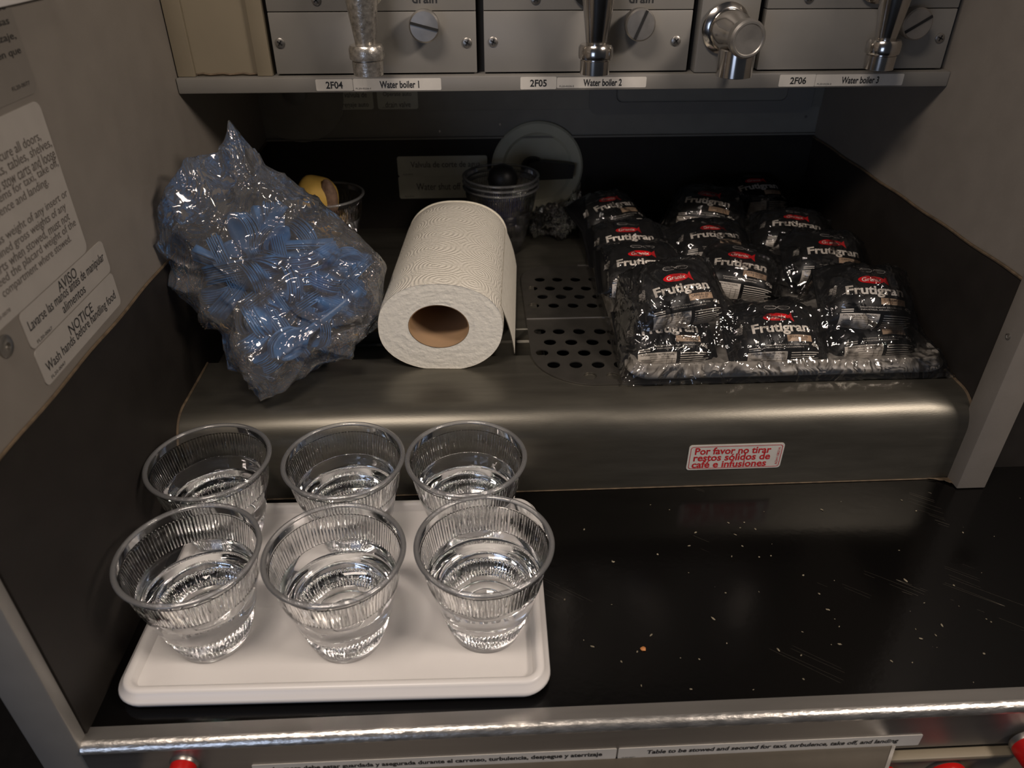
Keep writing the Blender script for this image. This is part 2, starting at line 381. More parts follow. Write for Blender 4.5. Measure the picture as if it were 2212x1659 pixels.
# ---------------- ledge (raised step with trough and drain)
GX0, GX1, GY0, GY1 = .062, .220, .598, .826       # drain opening under the grille
TY0, TY1 = .6276, .6796                           # trough
rad = .030; prof = [(YS, 0), (YS, ZS-rad)]
for k in range(1, 13):
    a = R(90*k/12); prof.append((YS+rad-rad*math.cos(a), ZS-rad+rad*math.sin(a)))
def sheet(mb, pts, x0, x1):                        # open sheet along x from (y,z) profile
    n = len(pts); mb.add([(x, y, z) for x in (x0, x1) for y, z in pts], [(i, i+1, i+1+n, i+n) for i in range(n-1)])
led = MB(); sheet(led, prof+[(GY0, ZS)], XL, XR)
tr_prof = [(GY0, ZS), (TY0-.002, ZS), (TY0, ZS-.002), (TY0, ZS-.0135), (TY0+.002, ZS-.0155), (TY1-.002, ZS-.0155), (TY1, ZS-.0135), (TY1, ZS-.001), (TY1+.001, ZS), (GY1, ZS)]
sheet(led, tr_prof, XL, GX0); sheet(led, tr_prof, GX1, XR); sheet(led, [(GY1, ZS), (YB, ZS)], XL, XR)
lg = part('ledge', led, 'ledge_metal', None); lg['kind'] = 'structure'; lg['label'] = 'dark brushed metal raised ledge with rounded front across the back of the worktop'
dr = MB()
dr.add([(GX0, GY0, ZS), (GX1, GY0, ZS), (GX1, GY1, ZS), (GX0, GY1, ZS), (GX0, GY0, .02), (GX1, GY0, .02), (GX1, GY1, .02), (GX0, GY1, .02)],
       [(0, 1, 5, 4), (1, 2, 6, 5), (2, 3, 7, 6), (3, 0, 4, 7), (4, 5, 6, 7)])
part('drain_well', dr, 'black_plastic', lg, False)
part('sealant_bead', MB().tube([(XL+.0018, y, z+.0004) for y, z in prof[1:]]+[(XL+.0018, .56+.013*i, ZS+.0004) for i in range(6)], .0013, 6), 'sealant', lg)
part('sealant_bead', MB().tube([(XR-.0018, y, z+.0004) for y, z in prof[1:]]+[(XR-.0018, .56+.01*i, ZS+.0004) for i in range(3)], .0013, 6), 'sealant', lg)
part('sealant_bead', MB().tube([(XL+.02+i*.014, YS-.0004, .0006) for i in range(50)], .0006, 6), 'sealant', lg)
part('corner_grime', MB().grid(8, 6, lambda u, v: Vector((XR-.004-.022*u*(1-v*.7), YS-.001-.010*v*(1-u*.6), .0007+.0016*noise.noise((u*5, v*5, 1))+.0012))), 'sealant', lg)

# ---------------- worktop front edge
ft = empty('front_edge', (0, .2995, 0)); ft['kind'] = 'structure'
e = [(.3000, .0004), (.2905, .0008), (.2880, .0004), (.2866, -.0012), (.2860, -.0035), (.2862, -.006)]
m1 = MB(); sheet(m1, [(.3000, .0), (.3000, .0006), (.2905, .0008)], XL+.0003, .9); wpart('top_strip', m1, 'aluminium', ft)
m1 = MB(); sheet(m1, [(.2905-.0062*math.sin(R(7.5*k)), -.0054+.0062*math.cos(R(7.5*k))) for k in range(13)], XL+.0003, .9); wpart('rounded_nose', m1, 'worn_aluminium', ft)
m1 = MB(); sheet(m1, [(.2843, -.0054), (.2848, -.0075), (.2848, -.0425), (.2880, -.0425)], XL+.0003, .9); wpart('front_face', m1, 'dimmed_aluminium', ft)
struct('cabinet_front', MB().box((XL, .300, -.40), (.9, .32, -.02)), 'aluminium')

# ================================================================== BOILER SHELF AND BOILERS
YL = .716; YF = .7235; ZL0, ZL1 = .3145, .3278
shf = struct('boiler_shelf', MB().box((XL+.0005, YL, ZL0), (XR-.0005, YB, ZL1), .0012), 'boiler_grey')
def fx(px, py=120, y=None): return ony(px, py, y or YF).x
def fz(py, px=1100, y=None): return ony(px, py, y or YF).z
ZT = .62
seam = fz(24); ROTX = Matrix.Rotation(R(90), 4, 'X')
def disc_at(mb, px, py, y, prof, n=28, tilt=None):
    p = ony(px, py, y); mb.lathe(prof, n, Matrix.Translation(p) @ ROTX); return p
def screw(root, px, py):
    p = ony(px, py, YF-.0002)
    s = wpart('screw', MB().lathe([(.0044, -.001), (.0042, .0008), (.003, .0014)], 16, Matrix.Translation(p) @ ROTX), 'steel_screw', root)
    c = MB(); M = Matrix.Translation(p+Vector((0, -.0016, 0))) @ Matrix.Rotation(R(random.uniform(20, 70)), 4, 'Y')
    for a, b in ((.0026, .0005), (.0005, .0026)):
        bm = bmesh.new(); bmesh.ops.create_cube(bm, size=1)
        for v in bm.verts: v.co = Vector((v.co.x*2*a, v.co.y*.0006, v.co.z*2*b))
        c.bm(bm, M)
    wpart('cross_slot', c, 'black_gap', s, False)
def nozzle(root, px, py_bot, sc_=1.0, mat='chrome'):
    yn = YF-.034; pb = ony(px, py_bot, yn); s = sc_
    M = Matrix.Translation(pb)
    wpart('nozzle_tip', MB().lathe([(.0095*s, 0), (.0128*s, .0008), (.0132*s, .012), (.0125*s, .0125), (.0125*s, .0132), (.0146*s, .0136), (.0150*s, .0155), (.0150*s, .022), (.0135*s, .0246), (.0092*s, .0252)], 32, M), 'scaled_chrome' if mat != 'chrome' else 'chrome', root)
    wpart('nozzle_cone', MB().lathe([(.0088*s, .0250), (.0095*s, .030), (.0145*s, .066), (.0150*s, .070), (.0162*s, .0705), (.0165*s, .080), (.0150*s, .082), (.0150*s, .12)], 32, M), mat, root)
    hz = pb.z+.068
    wpart('inlet_pipe', MB().lathe([(.011, 0), (.011, .036)], 24, Matrix.Translation((pb.x-.001, YF+.001, hz)) @ ROTX), mat, root)
    wpart('flange', MB().lathe([(.019, 0), (.019, .004), (.016, .006), (.011, .0065)], 28, Matrix.Translation((pb.x-.001, YF, hz)) @ ROTX), 'black_plastic' if px > 1200 and px < 1400 else mat, root)
def knob(root, px, py, rot, r=.0133):
    p = ony(px, py, YF-.010)
    k = wpart('drain_knob', MB().lathe([(r*.9, -.012), (r*.9, -.002), (r, -.001), (r, .006), (r*.9, .0075), (.0001, .0078)], 36, Matrix.Translation(p) @ ROTX, cap1=False), 'steel_knob', root)
    bm = bmesh.new(); bmesh.ops.create_cube(bm, size=1)
    for v in bm.verts: v.co = Vector((v.co.x*r*1.86, v.co.y*.0012, v.co.z*.0022))
    wpart('slot', MB().bm(bm, Matrix.Translation(p+Vector((0, -.0080, 0))) @ Matrix.Rotation(R(rot), 4, 'Y')), 'black_gap', k, False)
def boiler(pxl, pxr, label, screws, kn, noz, drain_px, mat='chrome'):
    x0, x1 = fx(pxl), fx(pxr); root = empty('water_boiler', ((x0+x1)/2, YF, ZL1)); tag(root, label, 'water boiler', 'water boilers above the ledge')
    wpart('lower_front_panel', MB().box((x0, YF, ZL1+.0015), (x1, YF+.01, seam), .0007), 'boiler_grey', root)
    wpart('upper_front_panel', MB().box((x0, YF, seam+.0006), (x1, YF+.01, ZT), .0007), 'boiler_grey', root)
    wpart('housing', MB().box((x0+.002, YF+.01, ZL1+.0002), (x1-.002, YB-.02, ZT)), 'black_gap', root)
    for s in screws: screw(root, *s)
    knob(root, *kn); nozzle(root, noz[0], noz[1], noz[2], mat)
    if drain_px:
        t = MB(); put(t, text2d('drain', .0215, None, .012), ony(drain_px, -4, YF), X, Z, .0004); wpart('lettering', t, 'print_black', root, False, fixn=False)
    return root
boiler(592, 1030, 'water boiler front with lime-crusted tap, leftmost of three', [(605, 93), (1009, 92), (683, 0)], (917, 55, 14), (797, 163, 1.0), 917, 'scaled_chrome')
boiler(1046, 1486, 'water boiler front with clean shiny tap, middle of three', [(1065, 90), (1460, 88), (1157, -2)], (1381, 52, -68), (1284, 161, 1.0), 1386)
b3 = boiler(1640, 2040, 'water boiler front beside the right wall, rightmost of three', [(2030, 82), (1748, -4)], (1975, 50, -32), (1896, 150, .98), None)
gaps = struct('boiler_bay_back', MB().box((XL, YF+.012, ZL1), (XR, YF+.014, ZT)), 'black_gap')
# cream filler panel left of boilers
cp = empty('filler_panel', (fx(470), YF, ZL1)); tag(cp, 'yellowed cream filler panel left of the boilers', 'panel')
wpart('panel', MB().box((XL+.001, YF+.002, ZL1+.0002), (fx(583), YF+.01, ZT)), 'cream', cp)
wpart('frame_strip', MB().box((XL+.001, YF-.002, ZL1+.0002), (fx(414), YF+.003, ZT), .0008), 'cream', cp)
wpart('frame_strip', MB().box((fx(550), YF-.002, ZL1+.0002), (fx(583), YF+.003, ZT), .0008), 'cream', cp)
wpart('stain_line', MB().tube([(fx(416)+i*.0059, YF+.0012, ZL1+.002+.0006*math.sin(i*2.1)) for i in range(11)], .0011, 5), 'sealant', cp)
# push tap panel
tp = empty('push_tap', (fx(1560), YF, ZL1)); tag(tp, 'chrome push tap on narrow grey panel between two boilers', 'tap')
wpart('panel', MB().box((fx(1499), YF-.006, ZL1+.0002), (fx(1622), YF+.01, ZT), .002), 'boiler_grey', tp)
pf = ony(1566, 60, YF-.006); pk = ony(1618, 86, YF-.058)
dirv = (pk-pf); Mx = Matrix.Translation(pf) @ dirv.to_track_quat('Z', 'Y').to_matrix().to_4x4(); ln = dirv.length
wpart('flange', MB().lathe([(.0215, 0), (.0215, .003), (.018, .006), (.0165, .0065)], 36, Mx), 'chrome', tp)
wpart('barrel', MB().lathe([(.0165, .005), (.0165, ln*.45), (.0135, ln*.62), (.0130, ln*.8)], 36, Mx), 'chrome', tp)
wpart('push_button', MB().lathe([(.0125, ln*.78), (.0150, ln*.82), (.0155, ln*.86), (.0155, ln*.96), (.0140, ln), (.0126, ln*1.0), (.0118, ln*.985), (.0001, ln*.98)], 36, Mx, cap1=False), 'steel_knob', tp)
ps = ony(1584, 166, YF-.030)
wpart('spout', MB().lathe([(.013, 0), (.0160, .001), (.0160, .0225), (.0150, .0235), (.010, .024)], 32, Matrix.Translation(ps)), 'chrome', tp)
wpart('spout_stem', MB().tube([ps+Vector((0, 0, .022)), ps+Vector((0, 0, .034))], .006, 16), 'sealant', tp)
# shelf edge stickers
def lip_sticker(px0, px1, py0, py1, txt, label, wid, tx, small=None):
    y = YL
    a = ony(px0, (py0+py1)/2, y); b = ony(px1, (py0+py1)/2, y); zt = ony(px0, py0, y).z; zb = ony(px0, py1, y).z
    hx = (b.x-a.x)/2; hy = (zt-zb)/2; c = Vector(((a.x+b.x)/2, y+.0001, ZL0+.0066))
    T = [(txt, tx*hx, 0, wid, .0062, .022, 0)]
    if small: T.append((small, -hx*.78, -hy*.62, .0135, .0014, 0, 0))
    return placard('shelf_sticker', label, 'sticker', c, X, Z, hx, min(hy, .0058), .0012, 'sticker_white', T, 'stickers along the boiler shelf edge', .0004)
lip_sticker(682, 762, 169, 194, '2F04', 'small white sticker reading 2F04 on shelf edge', .0152, 0)
lip_sticker(763, 953, 168, 194, 'Water boiler 1', 'white sticker reading Water boiler 1 with torn end', .0355, .05, 'FL20-0226-1')
lip_sticker(1124, 1202, 166, 193, '2F05', 'small white sticker reading 2F05 on shelf edge', .0152, 0)
lip_sticker(1203, 1396, 166, 189, 'Water boiler 2', 'white sticker reading Water boiler 2 under the middle tap', .0355, 0.02, 'FL20-0226-2')
lip_sticker(1683, 1761, 161, 187, '2F06', 'small white sticker reading 2F06 on shelf edge', .0152, .05)
lip_sticker(1761, 1951, 159, 184, 'Water boiler 3', 'white sticker reading Water boiler 3 under the rightmost tap', .0355, 0.02, 'FL20-0226-2')

# ================================================================== WALL PLACARDS
def wall_rect_y(px0, py0, px1, py1, y):
    a = ony(px0, py0, y); b = ony(px1, py1, y); return Vector(((a.x+b.x)/2, y, (a.z+b.z)/2)), abs(b.x-a.x)/2, abs(b.z-a.z)/2
yb = YB-.0016
c, hx, hy = wall_rect_y(857, 338, 1053, 378, yb)
placard('wall_placard', 'aged placard reading Valvula de corte de agua', 'placard', c, X, Z, hx, hy, .003, 'placard_aged', [('Valvula de corte de agua', .004, .001, hx*1.55, .0105, .006, 0), ('FL25-0010', -hx*.78, -hy*.8, .012, .0018, 0, 0)], 'valve placards on the back wall', tmat='print_brown')
c, hx, hy = wall_rect_y(860, 381, 1055, 426, yb)
placard('wall_placard', 'aged placard reading Water shut off valve, below its twin', 'placard', c, X, Z, hx, hy, .003, 'placard_aged', [('Water shut off valve', .004, .001, hx*1.35, .0095, .006, 0), ('FL25-0010', -hx*.78, -hy*.8, .012, .0018, 0, 0)], 'valve placards on the back wall', tmat='print_brown')
yb2 = YB-.0031
c, hx, hy = wall_rect_y(716, 172, 808, 236, yb2)
placard('wall_placard', 'faded placard reading drenaje auto under the boiler shelf', 'placard', c, X, Z, hx, hy, .003, 'placard_aged', [('la valvula de', 0, -.000, hx*1.4, .0065, .006, 0), ('drenaje auto', 0, -.0125, hx*1.5, .0075, .006, 0), ('FL25-0018', -hx*.5, -hy*.88, .014, .0016, 0, 0)], 'drain placards on the back wall', tmat='print_brown')
c, hx, hy = wall_rect_y(811, 172, 904, 235, yb2)
placard('wall_placard', 'faded placard reading drain valve under the boiler shelf', 'placard', c, X, Z, hx, hy, .003, 'placard_aged', [('Operate auto', 0, -.000, hx*1.4, .0065, .006, 0), ('drain valve', 0, -.0118, hx*1.25, .0068, .006, 0), ('FL25-0019', -hx*.5, -hy*.88, .014, .0016, 0, 0)], 'drain placards on the back wall', tmat='print_brown')

# left wall placards: reading direction +y, up +z
def left_rect(pts): 
    q = [onx(px, py, XL) for px, py in pts]; ys = [v.y for v in q]; zs = [v.z for v in q]
    return min(ys), max(ys), min(zs), max(zs), q
xw = XL+.0002
def lwall(label, y0, y1, z0, z1, texts, mat='placard_grey', r=.004, tm='print_black'):
    return placard('wall_placard', label, 'placard', Vector((xw, (y0+y1)/2, (z0+z1)/2)), Y, Z, (y1-y0)/2, (z1-z0)/2, r, mat, texts, 'placards on the left wall', .0005, tm)
nq = [onx(px, py, XL) for px, py in ((100, 837), (260, 655), (68, 755), (240, 588))]
ny0 = (nq[0].y+nq[2].y)/2; ny1 = (nq[1].y+nq[3].y)/2; nz0 = (nq[0].z+nq[1].z)/2; nz1 = (nq[2].z+nq[3].z)/2
aq = [onx(px, py, XL) for px, py in ((32, 685), (217, 515))]; az1 = (aq[0].z+aq[1].z)/2
W = ny1-ny0; H = nz1-nz0; H2 = az1-nz1
lwall('placard reading NOTICE Wash hands before handling food', ny0, ny1, nz0, nz1-.0005, [('NOTICE', .001, H*.17, W*.30, .0070, .004, 0), ('Wash hands before handling food', 0, -H*.13, W*.90, .0086, .004, 0), ('FL20-0047', -W*.36, -H*.38, W*.16, .0022, 0, 0)])
lwall('placard reading AVISO Lavarse las manos antes de manipular alimentos', ny0, ny1, nz1+.0003, az1-.0003, [('AVISO', .001, H2*.30, W*.22, .0070, .004, 0), ('Lavarse las manos antes de manipular', 0, H2*.03, W*.92, .0086, .004, 0), ('alimentos', .001, -H2*.25, W*.28, .0064, .004, 0), ('FL20-0067', -W*.36, -H2*.40, W*.16, .0022, 0, 0)])
bq = [onx(px, py, XL) for px, py in ((183, 535), (85, 213))]
by1 = (bq[0].y+bq[1].y)/2-.0005; bz1 = bq[1].z; by0 = by1-.125; BH = bz1-az1; BW = by1-by0
lines = ['Caution', None, 'Closed and secure all doors,', 'drawers, inserts, tables, shelves,', 'and restow and stow carts and loose', 'equipment items for taxi, take off,', 'turbulence and landing.', None, 'The gross weight of any insert or', 'combined gross weights of any', 'inserts when stowed, must not', 'exceed the placard weight of the', 'compartment where stowed.']
tx = []
for i, s in enumerate(lines):
    if s: tx.append((s, .0045 if i else 0, BH*(.44-.0655*i), min(BW*.90, BW*.0268*len(s)), .0066, .002, 0))
tx.append(('FL20-0078', -BW*.36, -BH*.44, BW*.14, .0022, 0, 0))
lwall('large placard about securing doors and gross weight of inserts', by0, by1, az1+.0004, bz1, tx, r=.006, tm='print_brown')
uq = [onx(px, py, XL) for px, py in ((70, 185), (30, 20))]
uy1 = (uq[0].y+uq[1].y)/2; uz0 = uq[0].z-.004
lwall('large dim placard in Spanish at the top left corner', uy1-.12, uy1, uz0, uz0+.11, [(t_, x_, -.039+.0079*(6-i_), w_, .0050, .010, 0) for i_, (t_, x_, w_) in enumerate((('asegure todas las puertas,', .004, .104), ('mesas, estantes y los carros', .003, .106), ('durante el carreteo, de', .006, .096), ('despegue y las mesas', .010, .086), ('turbulencia y aterrizaje,', .005, .100), ('no exceda el peso en que', .006, .098), ('se ha guardado', -.014, .070)))]+[('FL20-0077', .043, -.0485, .020, .0022, 0, 0)], mat='placard_dim', r=.006, tm='print_black')
# fastener on left wall, fastener on right trim
p = onx(10, 748, XL)
f = part('wall_fastener', MB().lathe([(.0068, 0), (.0066, .0012), (.0045, .0022), (.0022, .0022), (.0020, .0004), (.0001, .0004)], 24, Matrix.Rotation(R(90), 4, 'Y'), cap1=False), 'steel_screw', None, loc=p); tag(f, 'round metal fastener on left wall below the placards', 'fastener')
p = onx(2178, 727, .4395)
f = part('wall_fastener', MB().lathe([(.0028, 0), (.0027, .0008), (.0014, .0012), (.0010, .0002), (.0001, .0002)], 18, Matrix.Rotation(R(-90), 4, 'Y'), cap1=False), 'steel_screw', None, loc=(.4395, max(p.y, .510), p.z)); tag(f, 'small screw in the right partition edge', 'fastener')

# valve dish on back wall
pv = ony(1160, 362, YB); vd = empty('shut_off_valve', (pv.x, YB, pv.z)); tag(vd, 'round pale valve dish with black lever on the back wall', 'valve')
Mv = Matrix.Translation((pv.x, YB, pv.z)) @ ROTX
wpart('dish', MB().lathe([(.0605, 0), (.0605, .0035), (.058, .0055), (.047, .0055), (.0445, .0035), (.043, .0022), (.0001, .0020)], 64, Mv, cap1=False), 'valve_plastic', vd)
wpart('lever_hub', MB().lathe([(.016, .002), (.016, .012), (.014, .014)], 28, Matrix.Translation((pv.x-.006, 0, pv.z+.0)) @ Matrix.Translation((0, YB, 0)) @ ROTX), 'black_plastic', vd)
wpart('lever', MB().prism([(pv.x-.016, pv.z-.012), (pv.x+.046, pv.z-.010), (pv.x+.048, pv.z+.008), (pv.x+.008, pv.z+.013), (pv.x-.012, pv.z+.012)], YB-.018, YB-.008), 'black_plastic', vd)

# ================================================================== DRAIN GRILLE
def grille_plate(name, outline, holes, z, th, parent, mat):
    cu = bpy.data.curves.new('plate_outline', 'CURVE'); cu.dimensions = '2D'; cu.fill_mode = 'BOTH'; cu.extrude = th/2
    def spl(pts):
        s = cu.splines.new('POLY'); s.points.add(len(pts)-1)
        for q, (x, y) in zip(s.points, pts): q.co = (x, y, 0, 1)
        s.use_cyclic_u = True
    spl(outline)
    for hx, hy, r in holes: spl([(hx+r*math.cos(R(20*k)), hy+r*math.sin(R(20*k))) for k in range(18)])
    ob = bpy.data.objects.new('plate_outline', cu); COL.objects.link(ob); bpy.context.view_layer.update()
    me = bpy.data.meshes.new_from_object(ob.evaluated_get(bpy.context.evaluated_depsgraph_get())); bpy.data.objects.remove(ob)
    me.materials.clear(); me.materials.append(MATS[mat]); me.name = name
    o = link(name, me, parent); o.location = (0, 0, z+th/2); return o
gr = empty('drain_grille', (0, 0, 0)); tag(gr, 'perforated metal drain grille set into the ledge beside the snack tray', 'grille')
zg = ZS+.0004
def G(px, py): q = onz(px, py, zg+.0015); return q.x, q.y
gyf = G(1200, 687)[1]
def arc(cx, cy, r, a0, a1, n=10): return [(cx+r*math.cos(R(a0+(a1-a0)*k/n)), cy+r*math.sin(R(a0+(a1-a0)*k/n))) for k in range(n+1)]
gx0 = G(1141, 720)[0]; gx1 = .232; gy0 = G(1340, 828)[1]; gy1 = G(1250, 571)[1]
lower = [(gx0, gyf-.0006), (gx0, gy0+.062)]+arc(gx0+.060, gy0+.060, .060, 180, 270, 14)+arc(gx1-.06, gy0+.06, .06, 270, 360, 14)+[(gx1, gyf-.0006)]
upper = [(gx1, gyf+.0006), (gx1, gy1-.045)]+arc(gx1-.04, gy1-.04, .04, 0, 90)+arc(gx0+.04, gy1-.04, .04, 90, 180)+[(gx0, gyf+.0006)]
hl = []; hu = []
for py, xs in ((715, (1166, 1207, 1251, 1296)), (738, (1188, 1234, 1280, 1325)), (761, (1171, 1216, 1262, 1308)), (787, (1196, 1244, 1292, 1340)), (811, (1275, 1324))):
    for q in xs: x, y = G(q, py); hl.append((x, y, .0063))
    for k in range(1, 4 if py < 800 else 2):
        x, y = G(xs[-1]+46*k, py)
        if x < gx1-.02: hl.append((x, y, .0063))
for py, xs in ((603, (1166, 1204, 1243)), (622, (1150, 1188, 1227, 1266)), (640, (1172, 1212, 1252)), (659, (1153, 1196, 1238, 1279))):
    for q in xs: x, y = G(q, py); hu.append((x, y, .0061))
    for k in range(1, 4):
        x, y = G(xs[-1]+39*k, py)
        if x < gx1-.02: hu.append((x, y, .0061))
grille_plate('front_plate', lower, hl, zg, .0012, gr, 'grille_metal')
grille_plate('rear_plate', upper, hu, zg, .0012, gr, 'grille_metal')
part('fold_ridge', MB().tube([(gx0+.0005, gyf, zg+.0012), (gx1, gyf, zg+.0012)], .0009, 8), 'aluminium', gr)
x, y = G(1255, 572); part('slot_mark', MB().box((x-.004, y-.0016, zg+.001), (x+.006, y+.0004, zg+.0018)), 'aluminium', gr)

# ================================================================== TRAYS
def tray_mesh(name, hx, hy, mat, h=.0150):
    rings = [(-.010, .000, 1), (-.004, .0005, 1), (-.0005, .0035, 1), (0, .0075, 0), (-.0008, .0095, 0), (-.0035, .0112, 0), (-.004, .0135, 0), (-.0055, h, 0), (-.0085, h, 0), (-.0105, h-.0015, 0), (-.0125, h-.0065, 0), (-.0165, h-.0078, 0), (-.03, h-.008, 0)]
    vs = []; fs = []; n = None
    for off, z, low in rings:
        r = max(.005, .019+off); p2 = rrect(hx+off, hy+off, r, 8); n = len(p2)
        # subdivide not needed: corners carry the lifted skirt
        for a, b in p2:
            cf = max(0, min(1, (abs(a)/hx-.80)/.15))*max(0, min(1, (abs(b)/hy-.55)/.35))
            vs.append((a, b, z+(0.0030*cf if low else 0)))
    for k in range(len(rings)-1):
        for i in range(n): fs.append((k*n+i, k*n+(i+1) % n, (k+1)*n+(i+1) % n, (k+1)*n+i))
    fs.append(tuple((len(rings)-1)*n+i for i in range(n))); fs.append(tuple(reversed(range(n))))
    return MB().add(vs, fs).mesh(name, mat, 'auto', 50)
q = [onz(254, 1488, .006), onz(1189, 1474, .006), onz(1159, 1068, .012), onz(330, 1322, .012)]
tx0 = (q[0].x+q[3].x)/2; tx1 = (q[1].x+q[2].x)/2; ty0 = onz(720, 1514, .0005).y-.0045; ty1 = q[2].y
ang = math.atan2(q[1].y-q[0].y, q[1].x-q[0].x)
TRC = Vector(((tx0+tx1)/2, (ty0+ty1)/2, .0003)); THX, THY = (tx1-tx0)/2, (ty1-ty0)/2
tr = link('serving_tray', tray_mesh('serving_tray', THX, THY, 'white_plastic')); tr.location = TRC; tr.rotation_euler = (0, 0, ang*.6)
tag(tr, 'white plastic serving tray under the six water cups', 'tray')
TZ = .0003+.007
q0 = onz(1356, 826, ZS+.002); q1 = onz(2050, 812, ZS+.002)
t2x, t2y = (q0.x+q1.x)/2, (q0.y+q1.y)/2-.001
tr2 = link('snack_tray', tray_mesh('snack_tray', (q1.x-q0.x)/2, .175, 'tray_grey', .0165)); tr2.location = (t2x, t2y+.175, ZS+.0018)
tag(tr2, 'grey tray on the ledge under the black snack packets', 'tray')

# ================================================================== CUPS
CUPH = .0855
def cup_r(z):
    pts = [(0, .0262), (.003, .0270), (.010, .0287), (.0105, .0289), (.0245, .0322), (.025, .0323), (.0285, .0334), (.0295, .0345), (.050, .0393), (.051, .0400), (.056, .0409), (.0565, .0410), (.0775, .0446), (.078, .0447), (.0815, .0453), (.0855, .0458)]
    for (a, ra), (b, rb_) in zip(pts, pts[1:]):
        if a <= z <= b: return ra+(rb_-ra)*(z-a)/(b-a)
    return pts[-1][1]
def build_cup():
    n = 480; NR = 110
    def ring(z, rib):
        m = NR if z > .04 else 72
        return [((cup_r(z)+rib*.00045*math.cos(2*math.pi*i*m/n))*math.cos(2*math.pi*i/n), (cup_r(z)+rib*.00045*math.cos(2*math.pi*i*m/n))*math.sin(2*math.pi*i/n), z) for i in range(n)]
    def band(levels):
        mb = MB(); 
        for k, (z, rb_) in enumerate(levels): mb.v += ring(z, rb_)
        for k in range(len(levels)-1):
            for i in range(n): mb.f.append((k*n+i, k*n+(i+1) % n, (k+1)*n+(i+1) % n, (k+1)*n+i))
        return mb
    wall = MB()
    for lv in ([(0, 0), (.001, 0), (.003, 0), (.007, 0), (.0105, 0)], [(.0245, 0), (.0285, 0), (.0295, 0), (.04, 0), (.050, 0), (.051, 0), (.0565, 0)], [(.078, 0), (.0815, 0), (.0835, 0)]):
        b = band(lv); wall.add(b.v, b.f)
    base = MB().lathe([(.0262, .0), (.0245, .0012), (.0225, .0026), (.0215, .0026), (.0205, .0018), (.0165, .0018), (.0155, .0028), (.0145, .0028), (.0135, .0018), (.0001, .0018)], 96, None, cap0=False, cap1=False)
    wall.add(base.v, base.f)
    ribs = MB()
    b = band([(.0105, 0), (.0113, 1.6), (.018, 1.6), (.0237, 1.6), (.0245, 0)]); wall.add(b.v, b.f)
    for z0, z1, amp in ((.0565, .0775, .9),):
        lv = [(z0, 0), (z0+.0008, amp), ((z0+z1)/2, amp), (z1-.0008, amp), (z1, 0)]
        vs = []
        for z, rb_ in lv: vs += ring(z, rb_)
        for z, rb_ in reversed(lv): vs += [(x*(1-.00085/cup_r(z)), y*(1-.00085/cup_r(z)), zz) for x, y, zz in ring(z, 0)]
        K = len(lv)*2
        ribs.add(vs, [(k*n+i, k*n+(i+1) % n, ((k+1) % K)*n+(i+1) % n, ((k+1) % K)*n+i) for k in range(K) for i in range(n)])
    rim = MB(); n2 = 128; m = 12; vs = []
    for i in range(n2):
        a = 2*math.pi*i/n2
        for k in range(m):
            t = 2*math.pi*k/m; r = .0464+.0020*math.cos(t); z = .0842+.0015*math.sin(t); vs.append((r*math.cos(a), r*math.sin(a), z))
    rim.add(vs, [(i*m+k, ((i+1) % n2)*m+k, ((i+1) % n2)*m+(k+1) % m, i*m+(k+1) % m) for i in range(n2) for k in range(m)])
    return wall.mesh('cup_wall', 'cup_plastic', True, fixn=False), ribs.mesh('ribbed_band', 'cup_rib_plastic', 'auto', 40), rim.mesh('rolled_rim', 'cup_rim_plastic', True)
CUPW, CUPR, CUPM = build_cup()
def water_mesh(level):
    n = 480; NR = 72; zs = [.0012, .003, .006, .0105, .0113, .014, .018, .022, .0237, .0245, .0285, .0295, .034, .038, .042]
    zs = [z for z in zs if z < level-.002]+[level-.0004]; vs = []; fs = []
    for z in zs:
        amp = .0007 if .0112 < z < .0240 else 0.0
        for i in range(n):
            a = 2*math.pi*i/n; rr_ = cup_r(z)-.00025+amp*math.cos(a*NR); vs.append((rr_*math.cos(a), rr_*math.sin(a), z))
    for d, z in ((.0010, level-.0010), (.0035, level-.0013)):
        for i in range(n):
            a = 2*math.pi*i/n; rr_ = cup_r(level)-d; vs.append((rr_*math.cos(a), rr_*math.sin(a), z))
    m = len(zs)+2
    for k in range(m-1):
        for i in range(n): fs.append((k*n+i, k*n+(i+1) % n, (k+1)*n+(i+1) % n, (k+1)*n+i))
    fs.append(tuple((m-1)*n+i for i in range(n)))
    mb = MB().add(vs, fs)
    # underside follows the stepped rings of the base
    prof = [(.0245, .0026), (.0225, .0032), (.0215, .0032), (.0205, .0024), (.0165, .0024), (.0155, .0034), (.0145, .0034), (.0135, .0024), (.0002, .0024)]
    base = len(mb.v); q = []
    for r_, z in prof:
        for i in range(n): a = 2*math.pi*i/n; q.append((r_*math.cos(a), r_*math.sin(a), z))
    mb.v += q; mb.f += [(i, (i+1) % n, base+(i+1) % n, base+i) for i in range(n)]
    for k in range(len(prof)-1):
        for i in range(n): mb.f.append((base+k*n+i, base+k*n+(i+1) % n, base+(k+1)*n+(i+1) % n, base+(k+1)*n+i))
    mb.f.append(tuple(base+(len(prof)-1)*n+i for i in range(n)))
    return mb.mesh('water', 'water', 'auto', 50)
def cup(label, loc, level, yaw=0):
    root = empty('water_cup', loc, (0, 0, yaw)); tag(root, label, 'cup', 'water cups on the white tray')
    link('cup_wall', CUPW, root); link('ribbed_band', CUPR, root); link('rolled_rim', CUPM, root)
    link('water', water_mesh(level), root)
    return root
